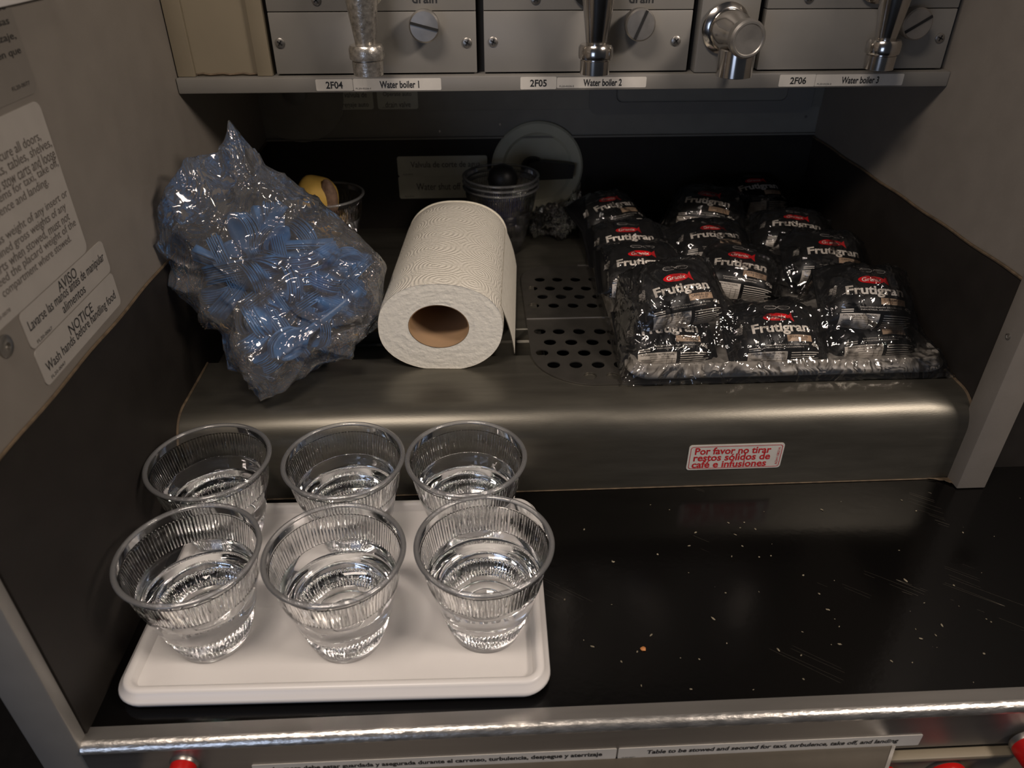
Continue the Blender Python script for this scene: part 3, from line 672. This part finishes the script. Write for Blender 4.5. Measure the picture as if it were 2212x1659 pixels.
for lab, px, py, lev in (
    ('clear ribbed cup of water, front left on the white tray', 406, 1192, .047),
    ('clear ribbed cup of water, front middle on the white tray', 722, 1192, .047),
    ('clear cup of bubbly water, front right on the white tray', 1046, 1172, .051),
    ('clear ribbed cup of water, back left beside the dark wall', 450, 993, .045),
    ('clear ribbed cup of water, back middle of the white tray', 742, 990, .047),
    ('clear ribbed cup of water, back right on the white tray', 1007, 986, .045)):
    p = onz(px, py, TZ+CUPH-.001); cup(lab, (p.x, p.y, TZ+.0002), lev, random.random()*6)

# ================================================================== PAPER TOWEL ROLL
RL = .222; rx, rz_ = .0575, .0455
rollc = Vector((-.038, .6045, ZS+.0003)); pr = empty('paper_towel_roll', rollc, (0, 0, R(-3.5))); tag(pr, 'white embossed paper towel roll lying on its side', 'paper towel')
def roll_pt(t, k=1.0):          # squashed section with flattened bottom, t angle
    c, s = math.cos(t), math.sin(t); e = 2.35
    x = math.copysign(abs(c)**(2/e), c)*rx*k; z = math.copysign(abs(s)**(2/e), s)*rz_*k
    z = max(z, -rz_*.96)
    x += .0012*math.sin(3*t+1)
    return x, z+rz_*.96
NT = 128
def roll_body():
    vs = []; fs = []; NL = 24
    for j in range(NL+1):
        v = j/NL; y = v*RL
        for i in range(NT):
            t = 2*math.pi*i/NT; k = 1.0-.012*max(0, 1-v/.02)-.05*max(0, (v-.9)/.1)**2
            x, z = roll_pt(t, k); z = z if k >= .99 else (z-rz_*.96)+rz_*.96
            vs.append((x, y, max(z, 0)))
    for j in range(NL):
        for i in range(NT): fs.append((j*NT+i, j*NT+(i+1) % NT, (j+1)*NT+(i+1) % NT, (j+1)*NT+i))
    me = MB().add(vs, fs).mesh('towel_sheets', 'paper_towel', True)
    uv = me.uv_layers.new(name='UVMap')
    for p in me.polygons:
        ids = [me.loops[l].vertex_index for l in p.loop_indices]; wrapf = any(i % NT == 0 for i in ids) and any(i % NT == NT-1 for i in ids)
        for l in p.loop_indices:
            vi = me.loops[l].vertex_index; i = vi % NT; i = NT if (wrapf and i == 0) else i
            uv.data[l].uv = (i/NT*.33, vi//NT/NL*RL)
    return me
link('towel_sheets', roll_body(), pr)
def ring_face(y, flip):
    vs = []; fs = []; K = 14
    for k in range(K+1):
        u = k/K
        for i in range(NT):
            t = 2*math.pi*i/NT; ox, oz = roll_pt(t, .988)
            ix, iz = .0283*math.cos(t)-.0015, .0226*math.sin(t)+.0455-.0003
            jit = .0006*noise.noise((math.cos(t)*3+u*14, math.sin(t)*3, u*30))
            vs.append((ox+(ix-ox)*u, y+(jit+.0003*math.sin(u*40) if 0 < k < K else 0)*flip, max(oz+(iz-oz)*u, 0)))
    for k in range(K):
        for i in range(NT): fs.append((k*NT+i, k*NT+(i+1) % NT, (k+1)*NT+(i+1) % NT, (k+1)*NT+i))
    return MB().add(vs, fs)
part('wound_edge', ring_face(.0003, -1), 'paper_end', pr, True); part('wound_edge', ring_face(RL-.001, 1), 'paper_end', pr, True)
core = MB(); 
for k in (1.0, .965):
    core.grid(64, 3, lambda u, v: (.0283*k*math.cos(2*math.pi*u)-.0015, .0006+v*(RL-.003), .0226*k*math.sin(2*math.pi*u)+.0452), wrap=True)
n64 = 64; core.f += [(i, (i+1) % 64, 192+(i+1) % 64, 192+i) for i in range(64)]
part('cardboard_core', core, 'cardboard', pr, True)
flap = MB(); FT = 10
def flap_pt(u, v):
    x = .0555+.0125*v+.002*math.sin(v*3); z = .062-.058*v*(1-.12*u); return Vector((x, .012+u*(RL-.03)+.010*v, max(z, .001)))
flap.grid(10, 12, lambda u, v: flap_pt(u, v)); k0 = len(flap.v); flap.grid(10, 12, lambda u, v: flap_pt(u, v)+Vector((.0006, 0, 0)))
part('loose_sheet', flap, 'paper_end', pr, True)

# ================================================================== BACK CUPS
BCUP = [CUPW, CUPR, CUPM]
def plain_cup(label, loc, n, group=None, s=1.0):
    root = empty('plastic_cup', loc); root.scale = (s, s, s); tag(root, label, 'cup', group)
    for nm, me in zip(('cup_wall', 'ribbed_band', 'rolled_rim'), BCUP): link(nm, me, root)
    return root
pc = onz(1082, 385, ZS+.092); 
for k, lab in enumerate(('clear plastic cup behind the paper roll, lowest of the nest', 'clear plastic cup nested in the middle behind the paper roll', 'clear plastic cup nested topmost behind the paper roll')):
    plain_cup(lab, (pc.x, pc.y, ZS+.0006+.0062*k), k, 'nested cups behind the paper roll', .98)
bo = empty('stopper', (pc.x+.002, pc.y-.004, ZS+.018)); tag(bo, 'blue body with round black knob standing inside the nested cups', 'stopper')
part('blue_body', MB().lathe([(.0145, .016), (.017, .018), (.018, .052), (.0165, .054)], 32), 'dark_blue_plastic', bo)
part('black_stem', MB().lathe([(.012, 0), (.012, .016)], 24), 'black_plastic', bo)
part('black_knob', MB().lathe([(.010, .053), (.0125, .060), (.0165, .066), (.0182, .074), (.0165, .083), (.0115, .089), (.005, .0915), (.0001, .092)], 32, cap1=False), 'black_plastic', bo)
pl = onz(708, 420, ZS+.083)
plain_cup('clear plastic cup half hidden behind the bag of spoons', (pl.x-.004, pl.y, ZS+.0006), 0, None, .98)
fo = empty('food_piece', (pl.x-.012, pl.y-.004, ZS+.035)); tag(fo, 'yellow rounded piece of food with brown patch inside the cup', 'food')
def lump(r, s, seed):
    mb = MB(); mb.grid(32, 18, lambda u, v: Vector((math.sin(math.pi*v)*math.cos(2*math.pi*u)*s[0], math.sin(math.pi*v)*math.sin(2*math.pi*u)*s[1], -math.cos(math.pi*v)*s[2]))*(r*(1+.12*noise.noise((math.cos(2*math.pi*u)*1.5*math.sin(math.pi*v)+seed, math.sin(2*math.pi*u)*1.5*math.sin(math.pi*v), math.cos(math.pi*v)*1.5)))), wrap=True)
    return mb
part('yellow_flesh', lump(.026, (1, .9, 1.05), 3), 'yellow_food', fo, True, loc=(0, 0, .045))
part('brown_patch', lump(.012, (.8, .7, 1.9), 5), 'brown_food', fo, True, loc=(.0165, -.0115, .048))
part('yellow_flesh', lump(.020, (1, .9, 1.0), 8), 'yellow_food', fo, True, loc=(.006, -.004, .012))

# ================================================================== BAG OF BLUE SPOONS
def spoon_mesh():
    Lh, Lb, wb_ = .064, .036, .0125; th = .0009
    def up(u, v, o):     # u along 0..1, v across -1..1
        s = u*(Lh+Lb)
        if s < Lh: k = s/Lh; wd = .0042-.0012*math.sin(k*math.pi); x = s; z = .004*math.sin(k*math.pi*.5)+.0008*(1-v*v)
        else: 
            k = (s-Lh)/Lb; wd = max(.0009, wb_*math.sqrt(max(0, 1-(2*min(max(k, .0), 1)-1)**2))) if k > .12 else .0035+k*.03
            x = s; z = .004-.0065*math.sin(math.pi*k)*(1-v*v*.9)
        return Vector((x-(Lh+Lb)/2, v*wd, z-o))
    mb = MB(); nu, nv = 26, 7
    mb.grid(nu, nv, lambda u, v: up(u, v*2-1, 0)); mb.grid(nu, nv, lambda u, v: up(u, v*2-1, th))
    K = nu*nv; bd = [i for i in range(nu)]+[nu-1+nu*j for j in range(1, nv)]+[nu*(nv-1)+i for i in range(nu-2, -1, -1)]+[nu*j for j in range(nv-2, 0, -1)]
    mb.f += [(bd[i], bd[(i+1) % len(bd)], K+bd[(i+1) % len(bd)], K+bd[i]) for i in range(len(bd))]
    return mb.mesh('spoon', 'blue_plastic', True)
SP = spoon_mesh()
BC = Vector((-.188, .640, .160))
outl_px = [(585, 855, .567), (548, 815, .572), (520, 780, .580), (508, 745, .592), (500, 722, .60), (440, 680, .615), (400, 640, .62), (372, 600, .62), (366, 565, .62), (346, 530, .612), (340, 480, .604), (335, 445, .600), (362, 385, .604), (400, 345, .615), (430, 336, .625), (470, 322, .635), (497, 268, .64), (520, 290, .64), (548, 318, .64), (572, 352, .645), (626, 378, .65), (668, 415, .655), (720, 455, .66), (775, 500, .66), (820, 545, .655), (836, 580, .65), (830, 640, .64), (812, 690, .63), (795, 730, .62), (740, 768, .60), (690, 790, .59), (640, 822, .575)]
outl = [ony(px, py, y) for px, py, y in outl_px]
def outline3(u):
    k = u*len(outl); i = int(k) % len(outl); f = k-int(k); return outl[i].lerp(outl[(i+1) % len(outl)], f)
def crump(p, s, a): 
    q = Vector(p)*s; q += Vector((noise.noise(q*.5), noise.noise(q*.5+Vector((9, 3, 1))), noise.noise(q*.5+Vector((1, 7, 5)))))*.9
    return a*((1-min(1, 2.2*abs(noise.noise(q))))**2.2-.25)
def bag_pt(u, v):        # v 0 back pole .. 1 front pole
    O = outline3(u)-BC; ph = (v-.5)*math.pi; c = max(0, math.cos(ph))**.75; s = math.sin(ph)
    up = max(0, min(1, (O.z)/.12)); dep = (.070 if s > 0 else .085)*(1-.55*up*c)
    p = BC+O*c-Vector((0, 1, -.35)).normalized()*s*dep
    n1 = Vector((p.x, p.y, p.z))
    amp = .35+.65*min(1, abs(s)*3)
    d = -.003+crump(n1, 13, .010)+crump(Vector((n1.x*.6-n1.z*.5, n1.y, n1.z+n1.x*.4))+Vector((3, 1, 7)), 28, .0055)+crump(n1+Vector((8, 2, 5)), 60, .0018)+.005*noise.noise(n1*16)
    p += (p-BC).normalized()*d*amp
    p.x = max(p.x, XL+.0022+.0004*math.sin(u*70)); p.z = max(p.z, ZS+.0006+.0003*math.sin(v*50))
    return p
bagroot = empty('plastic_bag', (BC.x, BC.y, ZS)); tag(bagroot, 'crumpled clear plastic bag bulging with blue spoons by left wall', 'bag')
bg_m = MB().grid(360, 170, bag_pt, wrap=True)
wpart('bag_film', bg_m, 'bag_film', bagroot, True)
from mathutils.bvhtree import BVHTree
def bag_smooth(u, v):
    O = outline3(u)-BC; ph = (v-.5)*math.pi; c = max(0, math.cos(ph))**.75; sn = math.sin(ph)
    up = max(0, min(1, O.z/.12)); dep = (.070 if sn > 0 else .085)*(1-.55*up*c); p = BC+O*c-Vector((0, 1, -.35)).normalized()*sn*dep
    p.x = max(p.x, XL+.0022); p.z = max(p.z, ZS+.0006); return p
sm = MB().grid(96, 40, bag_smooth, wrap=True); BV = BVHTree.FromPolygons([Vector(v) for v in sm.v], sm.f)
def inside(p, k=.93):
    d = p-BC; h = BV.ray_cast(BC, d.normalized()); return h[0] is not None and d.length < h[3]*k and p.z > ZS+.004
rnd = random.Random(23); done = []; tries = 0
while len(done) < 38 and tries < 60000:
    tries += 1
    c = BC+Vector((rnd.uniform(-.085, .11), rnd.uniform(-.08, .02), rnd.uniform(-.08, .045)))
    if any((c-d).length < .0155 for d in done): continue
    ax = rnd.uniform(-70, 70)+(180 if rnd.random() < .5 else 0); n = rnd.randint(6, 8)
    base = Matrix.Rotation(R(rnd.uniform(-25, 25)), 4, 'Z') @ Matrix.Rotation(R(rnd.uniform(30, 65)), 4, 'X') @ Matrix.Rotation(R(ax), 4, 'Z') @ Matrix.Rotation(R(rnd.choice((-1, 1))*rnd.uniform(25, 80)), 4, 'X')
    M = Matrix.Translation(c) @ base
    st = .0021
    if not all(inside(M @ Vector((x, y, z))) for x in (-.049, 0, .034, .049) for y in (-.010, .010) for z in (0, st*n)): continue
    done.append(c)
    for k in range(n):
        o = link('plastic_spoon', SP); o.matrix_world = M @ Matrix.Translation((rnd.uniform(-.0015, .0015), rnd.uniform(-.0005, .0005), k*st)) @ Matrix.Rotation(R(rnd.uniform(-1.5, 1.5)), 4, 'Z')
        tag(o, 'blue plastic spoon nested with others inside the clear bag', 'spoon', 'blue spoons in the clear bag')
print('spoon bundles', len(done), tries)

# ================================================================== SNACK PACKETS
PA, PB, PE = .0345, .0215, 2.3      # section half depth, half height
PERIM = []
def sec(t):   # t: 0 top, + toward front (−y)
    s, c = math.sin(t), math.cos(t)
    return -math.copysign(abs(s)**(2/PE), s)*PA, math.copysign(abs(c)**(2/PE), c)*PB
_tab = [(0.0, 0.0)]; 
for k in range(1, 721):
    t = math.pi*k/720; a = sec(_tab[-1][1]); b = sec(t); _tab.append((_tab[-1][0]+math.hypot(a[0]-b[0], a[1]-b[1]), t))
SMAX = _tab[-1][0]
def s2t(s):
    a = abs(s); lo, hi = 0, 720
    while hi-lo > 1:
        m = (lo+hi)//2
        if _tab[m][0] <= a: lo = m
        else: hi = m
    f = (a-_tab[lo][0])/max(1e-9, _tab[hi][0]-_tab[lo][0]); return math.copysign(_tab[lo][1]+f*(_tab[hi][1]-_tab[lo][1]), s)
PU = .0415; PSEAL = .0475
def surf(u, s, off=0.0):
    y, z = sec(s2t(s)); k = max(0.0, 1-(abs(u)/PU)**3.2) if abs(u) < PU else 0.0
    kz = max(k**.55, .025); ky = .90+.10*k
    p = Vector((u, y*ky, z*kz)); d = Vector((0, y/PA**2, z/PB**2)).normalized()
    q = Vector((u*38, s*38, 4.2)); disp = .0016*noise.noise(q)+.0010*noise.noise(q*2.3)
    return p+d*(disp*min(1, k*2)+off)
def pack_meshes():
    M = {}
    us = [-PSEAL, -.0455, -.0435, -.0415]+[-.039+.0039*i for i in range(21)]+[.0415, .0435, .0455, PSEAL]
    NS = 72; vs = []; fs = []
    for u in us:
        for j in range(NS):
            p = surf(u, (j/NS*2-1)*SMAX)
            if abs(u) >= PU: p.z += .0005*(1 if (us.index(u) % 2) else -1)
            vs.append(p)
    for i in range(len(us)-1):
        for j in range(NS): fs.append((i*NS+j, i*NS+(j+1) % NS, (i+1)*NS+(j+1) % NS, (i+1)*NS+j))
    fs.append(tuple(range(NS))); fs.append(tuple((len(us)-1)*NS+j for j in range(NS)))
    M['wrapper'] = MB().add(vs, fs).mesh('wrapper', 'wrap_black', True)
    def decal(name, mat, items, off=.0005):
        mb = MB()
        for t2, cu, cs, rot in items:
            c, s = math.cos(rot), math.sin(rot)
            mb.add([surf(cu+a*c-b*s, cs-.0085-(a*s+b*c), off) for a, b in t2[0]], t2[1])
        M[name] = mb.mesh(name, mat, False, fixn=False)
    def quad2(w_, h, nx=8, ny=8, wig=0.0):
        vs = [((i/nx-.5)*w_, (j/ny-.5)*h) for j in range(ny+1) for i in range(nx+1)]
        return vs, [(j*(nx+1)+i, j*(nx+1)+i+1, (j+1)*(nx+1)+i+1, (j+1)*(nx+1)+i) for j in range(ny) for i in range(nx)]
    def oval(a, b, n=28, rings=4):
        vs = [(0, 0)]; fs = []
        for k in range(1, rings+1):
            for i in range(n): t = 2*math.pi*i/n; vs.append((a*k/rings*math.cos(t), b*k/rings*math.sin(t)))
        fs += [(0, 1+i, 1+(i+1) % n) for i in range(n)]
        for k in range(rings-1):
            o = 1+k*n; fs += [(o+i, o+n+i, o+n+(i+1) % n, o+(i+1) % n) for i in range(n)]
        return vs, fs
    fish = ([(.0105, .000), (.0155, .0052), (.0150, .0005), (.0160, -.0058), (.0120, -.0022)], [(0, 4, 2), (0, 2, 1), (4, 3, 2)])
    decal('red_logo', 'wrap_red', [(oval(.0125, .0046), -.002, .0035, 0), (fish, -.002, .0035, 0)])
    decal('lettering', 'wrap_white', [(text2d('Granix', .0185, .0046, .012, .1, cut=.0016), -.002, .0035, 0), (text2d('Frutigran', .054, .0125, .030, 0, cut=.0016), 0, .0165, 0), (text2d('40g', .0085, .0048, .012, 0, cut=.0016), .0315, .0325, 0),
          (text2d('GALLETITAS DULCES CON FRUTAS', .040, .0012, 0, 0), .004, .0322, 0), (text2d('INDUSTRIA ARGENTINA', .034, .0011, 0, 0), .002, .0345, 0), (text2d('14 ABR', .0065, .0024, 0, 0), -.0375, .012, R(78)), (text2d('L102A2421', .0095, .0022, 0, 0), -.0350, .012, R(78))]
          + [(quad2(.029-.003*(i % 3), .0008, 6, 1), .0215-.0015*(i % 3), .0395+.00225*i, 0) for i in range(9)] + [(quad2(.010, .0009, 4, 1), -.0265, .0345+.0019*i, 0) for i in range(2)], .0007)
    decal('flavour_tag', 'wrap_tan', [(quad2(.0245, .0062, 8, 4), .0160, .0262, 0)], .0005)
    decal('tag_lettering', 'print_brown', [(text2d('CEREALES', .018, .0018, 0, 0), .0150, .0250, 0), (text2d('& LINO', .009, .0016, 0, 0), .0180, .0274, 0)], .0008)
    decal('nutrition_panel', 'wrap_white', [(quad2(.036, .0195, 10, 10), -.0145, .0480, 0)], .0005)
    rows = [(text2d('INFORMACION NUTRICIONAL', .031, .0019, .01, 0), -.0145, .0400, 0), (text2d('porcion de 30g', .018, .0012, 0, 0), -.0125, .0425, 0)]
    rows += [(quad2(.034, .00025, 8, 1), -.0145, .0445+.0024*i, 0) for i in range(5)]+[(quad2(.0003, .012, 1, 6), -.0055, .0500, 0), (quad2(.0003, .012, 1, 6), -.0005, .0500, 0)]
    rows += [(quad2(.009+.002*(i % 2), .0007, 3, 1), -.0250, .0457+.0024*i, 0) for i in range(5)]
    decal('panel_print', 'print_brown', rows, .0008)
    hexo = lambda cx: [([(cx+x*.0062, y*.0026) for x, y in ((-1, .3), (-.6, 1), (.6, 1), (1, .3), (1, -.3), (.6, -1), (-.6, -1), (-1, -.3))]+[(cx+x*.0054, y*.0020) for x, y in ((-1, .3), (-.6, 1), (.6, 1), (1, .3), (1, -.3), (.6, -1), (-.6, -1), (-1, -.3))], [(i, (i+1) % 8, 8+(i+1) % 8, 8+i) for i in range(8)]), .002, -.0085, 0]
    decal('warning_seals', 'wrap_grey', [tuple(hexo(-.0065)), tuple(hexo(.0065)), (text2d('EXCESO EN', .008, .001, 0, 0), -.0045, -.0090, 0), (text2d('AZUCARES', .008, .001, 0, 0), .0085, -.0090, 0)], .0005)
    return M
PM = pack_meshes()
def packet(label, px, py, zw, yaw, tilt, rollx=0):
    root = empty('snack_packet'); tag(root, label, 'snack packet', 'black snack packets on the grey tray')
    rot = (Matrix.Rotation(R(yaw), 4, 'Z') @ Matrix.Rotation(R(tilt+6), 4, 'X') @ Matrix.Rotation(R(rollx), 4, 'Y'))
    root.rotation_euler = rot.to_euler(); root.location = onz(px, py, zw) - rot @ surf(0, .0080)
    wr = link('wrapper', PM['wrapper'], root)
    for k in ('red_logo', 'lettering', 'flavour_tag', 'nutrition_panel', 'warning_seals'): link(k, PM[k], root)
    root.children[-1]; 
    link('tag_lettering', PM['tag_lettering'], root); link('panel_print', PM['panel_print'], root)
    return root
PK = [('black snack packet, front middle of the grey tray', 1688, 710, .127, 1, 22),
      ('black snack packet, front left, lower of two stacked', 1448, 712, .123, 3, 20),
      ('black snack packet, front left, tilted on top of another', 1474, 624, .158, 13, 24, -4),
      ('black snack packet, front right, lower of two stacked', 1890, 698, .121, 2, 14),
      ('black snack packet, front right, on top of another', 1892, 630, .152, -5, 24, 3),
      ('black snack packet, second row left behind the tilted one', 1390, 568, .150, -2, 16),
      ('black snack packet seen through torn hole, second row middle', 1600, 572, .138, -19, 18, 3),
      ('black snack packet, second row right near the right wall', 1802, 545, .150, -7, 18, 4),
      ('black snack packet, third row left along the bag edge', 1362, 514, .146, 3, 14),
      ('black snack packet, third row middle behind the torn hole', 1545, 508, .148, -2, 10),
      ('black snack packet, third row right, half covered', 1722, 486, .150, -13, 12, 3),
      ('black snack packet, back left, turned sideways', 1328, 444, .150, 24, 12),
      ('black snack packet, back middle with panel twisted up', 1528, 436, .152, -24, 20),
      ('black snack packet, farthest back on the tray', 1640, 404, .150, 10, 14)]
for a in PK: packet(*a)
# film draped over packets: a taut membrane over the packet tops, pinned round the tray
import numpy as np
bpy.context.view_layer.update()
wv, wf = [], []
for o in [x for x in bpy.data.objects if x.name.startswith('wrapper') or x.name == 'snack_tray']:
    k = len(wv); mw = o.matrix_world; wv += [mw @ v.co for v in o.data.vertices]; wf += [[i+k for i in p.vertices] for p in o.data.polygons]
WB = BVHTree.FromPolygons(wv, wf)
NU, NV = 210, 240
FX = [t2x+(i/(NU-1)*2-1)*.157 for i in range(NU)]; FY = [t2y-.0025+j/(NV-1)*.352 for j in range(NV)]
env = np.full((NV, NU), ZS+.0015)
for j in range(NV):
    for i in range(NU):
        h = WB.ray_cast(Vector((FX[i], FY[j], .5)), Vector((0, 0, -1)))
        if h[0] is not None: env[j, i] = max(env[j, i], h[0].z+.0016)
zf = env.copy()
for it in range(140):
    p_ = np.pad(zf, 1, mode='edge'); av = (p_[:-2, 1:-1]+p_[2:, 1:-1]+p_[1:-1, :-2]+p_[1:-1, 2:])/4
    zf = np.maximum(env, av); zf[0, :] = ZS+.0012; zf[:, 0] = np.minimum(zf[:, 0], ZS+.004); zf[:, -1] = np.minimum(zf[:, -1], ZS+.004); zf[-1, :] = np.minimum(zf[-1, :], ZS+.01)
FH = onz(1625, 585, .150)
def film_pt(u, v):
    i = min(NU-1, int(round(u*(NU-1)))); j = min(NV-1, int(round(v*(NV-1)))); x, y, z = FX[i], FY[j], float(zf[j, i])
    n1 = Vector((x, y, z)); d = crump(Vector((n1.x, n1.y*.6, n1.z)), 16, .0035)+crump(Vector((n1.x+n1.y*.5, n1.y, n1.z))+Vector((5, 2, 1)), 40, .0030)+crump(n1, 95, .0010)
    fl = max(0, 1-v*3.2)*(.3+.7*max(0, 1-u*2.0)); d += fl*(crump(n1+Vector((2, 2, 2)), 60, .0055)+crump(n1+Vector((4, 1, 2)), 120, .0012))
    g = min(1, min(u, 1-u, v, 1-v)*14); d = max(d, -.0012)*(.4+.6*g)
    p = Vector((x+.5*d*(1 if u > .5 else -1)*(1-g), y-.6*d*(1-g if v < .5 else 0), z+d))
    p.z = max(p.z, ZS+.0012); p.x = min(p.x, XR-.002)
    return p
def film_hole(u, v):
    x = t2x+(u*2-1)*.157; y = t2y-.0025+v*.352
    a = math.atan2(y-FH.y, x-FH.x); r_ = math.hypot((x-FH.x)/.034, (y-FH.y)/.034); return r_ < 1+.25*math.sin(3*a+1)+.12*math.sin(7*a)
pb = empty('packet_bag', (t2x, t2y, ZS)); tag(pb, 'torn clear plastic film wrapped over the black snack packets', 'bag')
wpart('film', MB().grid(NU, NV, film_pt, skip=film_hole), 'pack_film', pb, True)
tl = [onz(1252, 440, ZS+.045), onz(1225, 470, ZS+.026), onz(1190, 480, ZS+.018), onz(1160, 478, ZS+.016), onz(1145, 490, ZS+.008)]
def tail(u, v):
    k = u*(len(tl)-1); i = min(int(k), len(tl)-2); c = tl[i].lerp(tl[i+1], k-i); a = 2*math.pi*v; rr = .026-.010*u
    p = c+Vector((.2*rr*math.cos(a), rr*1.1*math.cos(a), .7*rr*math.sin(a))); d = crump(p, 50, .010)+crump(p, 120, .005); p += Vector((0, math.cos(a), math.sin(a)))*d; p.z = max(p.z, ZS+.001); return p
wpart('gathered_end', MB().grid(60, 60, tail), 'pack_film', pb, True)

# ================================================================== STICKERS, LATCHES, PULL-OUT TABLE
q = [ony(1486, 961, YS), ony(1691, 957, YS), ony(1485, 1014, YS), ony(1688, 1009, YS)]
cc = (q[0]+q[1]+q[2]+q[3])/4; shx = (q[1].x-q[0].x+q[3].x-q[2].x)/4; shz = (q[0].z-q[2].z+q[1].z-q[3].z)/4
st = placard('ledge_sticker', 'white sticker with red Spanish lettering on the ledge front', 'sticker', Vector((cc.x, YS-.0001, cc.z)), X, Z, shx, shz, .003, 'sticker_white',
   [('Por favor no tirar', -.003, shz*.53, shx*1.60, .0080, .024, 0), ('restos s\u00f3lidos de', -.003, 0, shx*1.62, .0080, .024, 0), ('caf\u00e9 e infusiones', -.0045, -shz*.55, shx*1.58, .0080, .024, 0)], tmat='print_red')
bmb = MB(); o1 = rrect(shx-.0016, shz-.0016, .0025); o2 = rrect(shx-.0021, shz-.0021, .0022); k = len(o1)
bmb.add([(a, -.0008, b) for a, b in o1]+[(a, -.0008, b) for a, b in o2], [(i, (i+1) % k, k+(i+1) % k, k+i) for i in range(k)])
put(bmb, text2d('ADH110021A', .020, .0022, 0, 0), (shx-.0045, -.0007, 0), Z, -X, .0002)
part('border_print', bmb, 'print_red', st, False, fixn=False)
yf = .2848
def fstick(pxa, pya, pxb, pyb, ht, txt, label, wfrac, shear, small):
    a = ony(pxa, pya, yf); b = ony(pxb, pyb, yf); hx = (b.x-a.x)/2; zt = (a.z+b.z)/2
    return placard('edge_sticker', label, 'sticker', Vector(((a.x+b.x)/2, yf-.0001, -.0325)), X, Z, hx, ht/2, .001, 'sticker_white', [(txt, .002, .0002, hx*2*wfrac, .0060, .028, shear), (small, -hx*.93, -ht*.36, .009, .0012, 0, 0)], 'stickers on the worktop front edge', .0004)
s1a = ony(543, 1648, yf); print('sticker z', s1a.z, ony(1330, 1620, yf).z, ony(1990, 1590, yf).z, ony(1335, 1650, yf).z)
fstick(541, 1645, 1333, 1612, .0125, 'La mesa debe estar guardada y asegurada durante el carreteo, turbulencia, despegue y aterrizaje', 'white strip sticker in Spanish beginning La mesa debe estar', .905, 0, 'FL20-0071')
fstick(1337, 1612, 1996, 1582, .0125, 'Table to be stowed and secured for taxi, turbulence, take off, and landing', 'white strip sticker in English beginning Table to be stowed', .83, .12, 'FL20-0071')
def latch(px, py, y, label, r=.0135, ln=.020, wk=1.0):
    p = ony(px, py, y); root = empty('turn_latch', p); tag(root, label, 'latch', 'red turn latches below the worktop')
    part('washer', MB().lathe([(r*1.12*wk, -.004), (r*1.14*wk, 0), (r*1.05*wk, .0015)], 28, ROTX), 'steel_screw', root)
    part('red_cap', MB().lathe([(r*.98, 0), (r, .002), (r*.96, ln*.8), (r*.85, ln), (.0001, ln*1.02)], 32, ROTX, cap1=False), 'red_plastic', root)
latch(398, 1652, .2842, 'red turn latch at the left end of worktop edge', .0085, .010)
tb = empty('pullout_table', (.02, .27, -.06)); tag(tb, 'beige pull-out table edge stowed beneath the worktop', 'table')
zt = ony(1200, 1648, .283).z
xa = ony(560, 1665, .272).x; xb = ony(1940, 1610, .280).x
wpart('table_top', MB().prism([(-.24, .2840), (xb, .2840), (xb-.020, .2600), (-.24, .2600)], zt-.014, zt, 'z'), 'table_beige', tb)
wpart('metal_corner', MB().prism([(xb, .2842), (xb+.0022, .2836), (xb-.0175, .2596), (xb-.020, .2600)], zt-.014, zt+.0006, 'z'), 'aluminium', tb)
zr = ony(2050, 1620, .285).z
rail = struct('trim_3', MB().box((xb-.012, .2790, -.052), (ony(2185, 1610, .285).x, .2868, -.0475), .001).box((xb-.012, .2830, -.075), (.9, .2862, -.052)), 'cream')
latch(1908, 1668, .2820, 'small red turn latch beside the table corner', .0080, .008, .85)
latch(2040, 1672, .2800, 'large red turn latch below the cream rail', .0150, .012, .85)
latch(2222, 1610, .2780, 'red turn latch at the far right frame edge', .0120, .014, .85)

# ================================================================== CRUMBS
cr = MB(); rr = random.Random(5)
for k in range(70):
    px, py = rr.uniform(1210, 2180), rr.uniform(1080, 1500); p = onz(px, py, .0003)
    if p.y < .305 or (p.x < tx1+.004 and p.y > ty0-.01): continue
    s = rr.uniform(.0003, .0009); a = rr.uniform(0, 6.28); e = rr.uniform(1, 2.6)
    M = Matrix.Translation(p) @ Matrix.Rotation(a, 4, 'Z'); bm = bmesh.new(); bmesh.ops.create_icosphere(bm, subdivisions=1, radius=1)
    for v in bm.verts: v.co = Vector((v.co.x*s*e, v.co.y*s, v.co.z*s*.45))*(1+rr.uniform(-.25, .25))
    cr.bm(bm, M)
co = part('crumbs', cr, 'crumb', None); co['kind'] = 'stuff'; tag(co, 'pale crumbs and flecks scattered over the black worktop', 'crumbs')
p = onz(1389, 1402, .0004); bm = bmesh.new(); bmesh.ops.create_icosphere(bm, subdivisions=2, radius=1)
for v in bm.verts: v.co = Vector((v.co.x*.0022, v.co.y*.0018, v.co.z*.0009))*(1+.5*noise.noise(v.co*2))
oc = part('orange_crumb', MB().bm(bm), 'crumb_orange', None, loc=p+Vector((0, 0, .0004))); tag(oc, 'orange crumb on black worktop right of the white tray', 'crumb')
bpy.data.objects.remove(TOB); bpy.data.curves.remove(TCU)
sc.cycles.sample_clamp_indirect = 0; sc.cycles.max_bounces = 12; sc.cycles.transparent_max_bounces = 40; sc.cycles.transmission_bounces = 12; sc.cycles.diffuse_bounces = 4; sc.cycles.glossy_bounces = 4
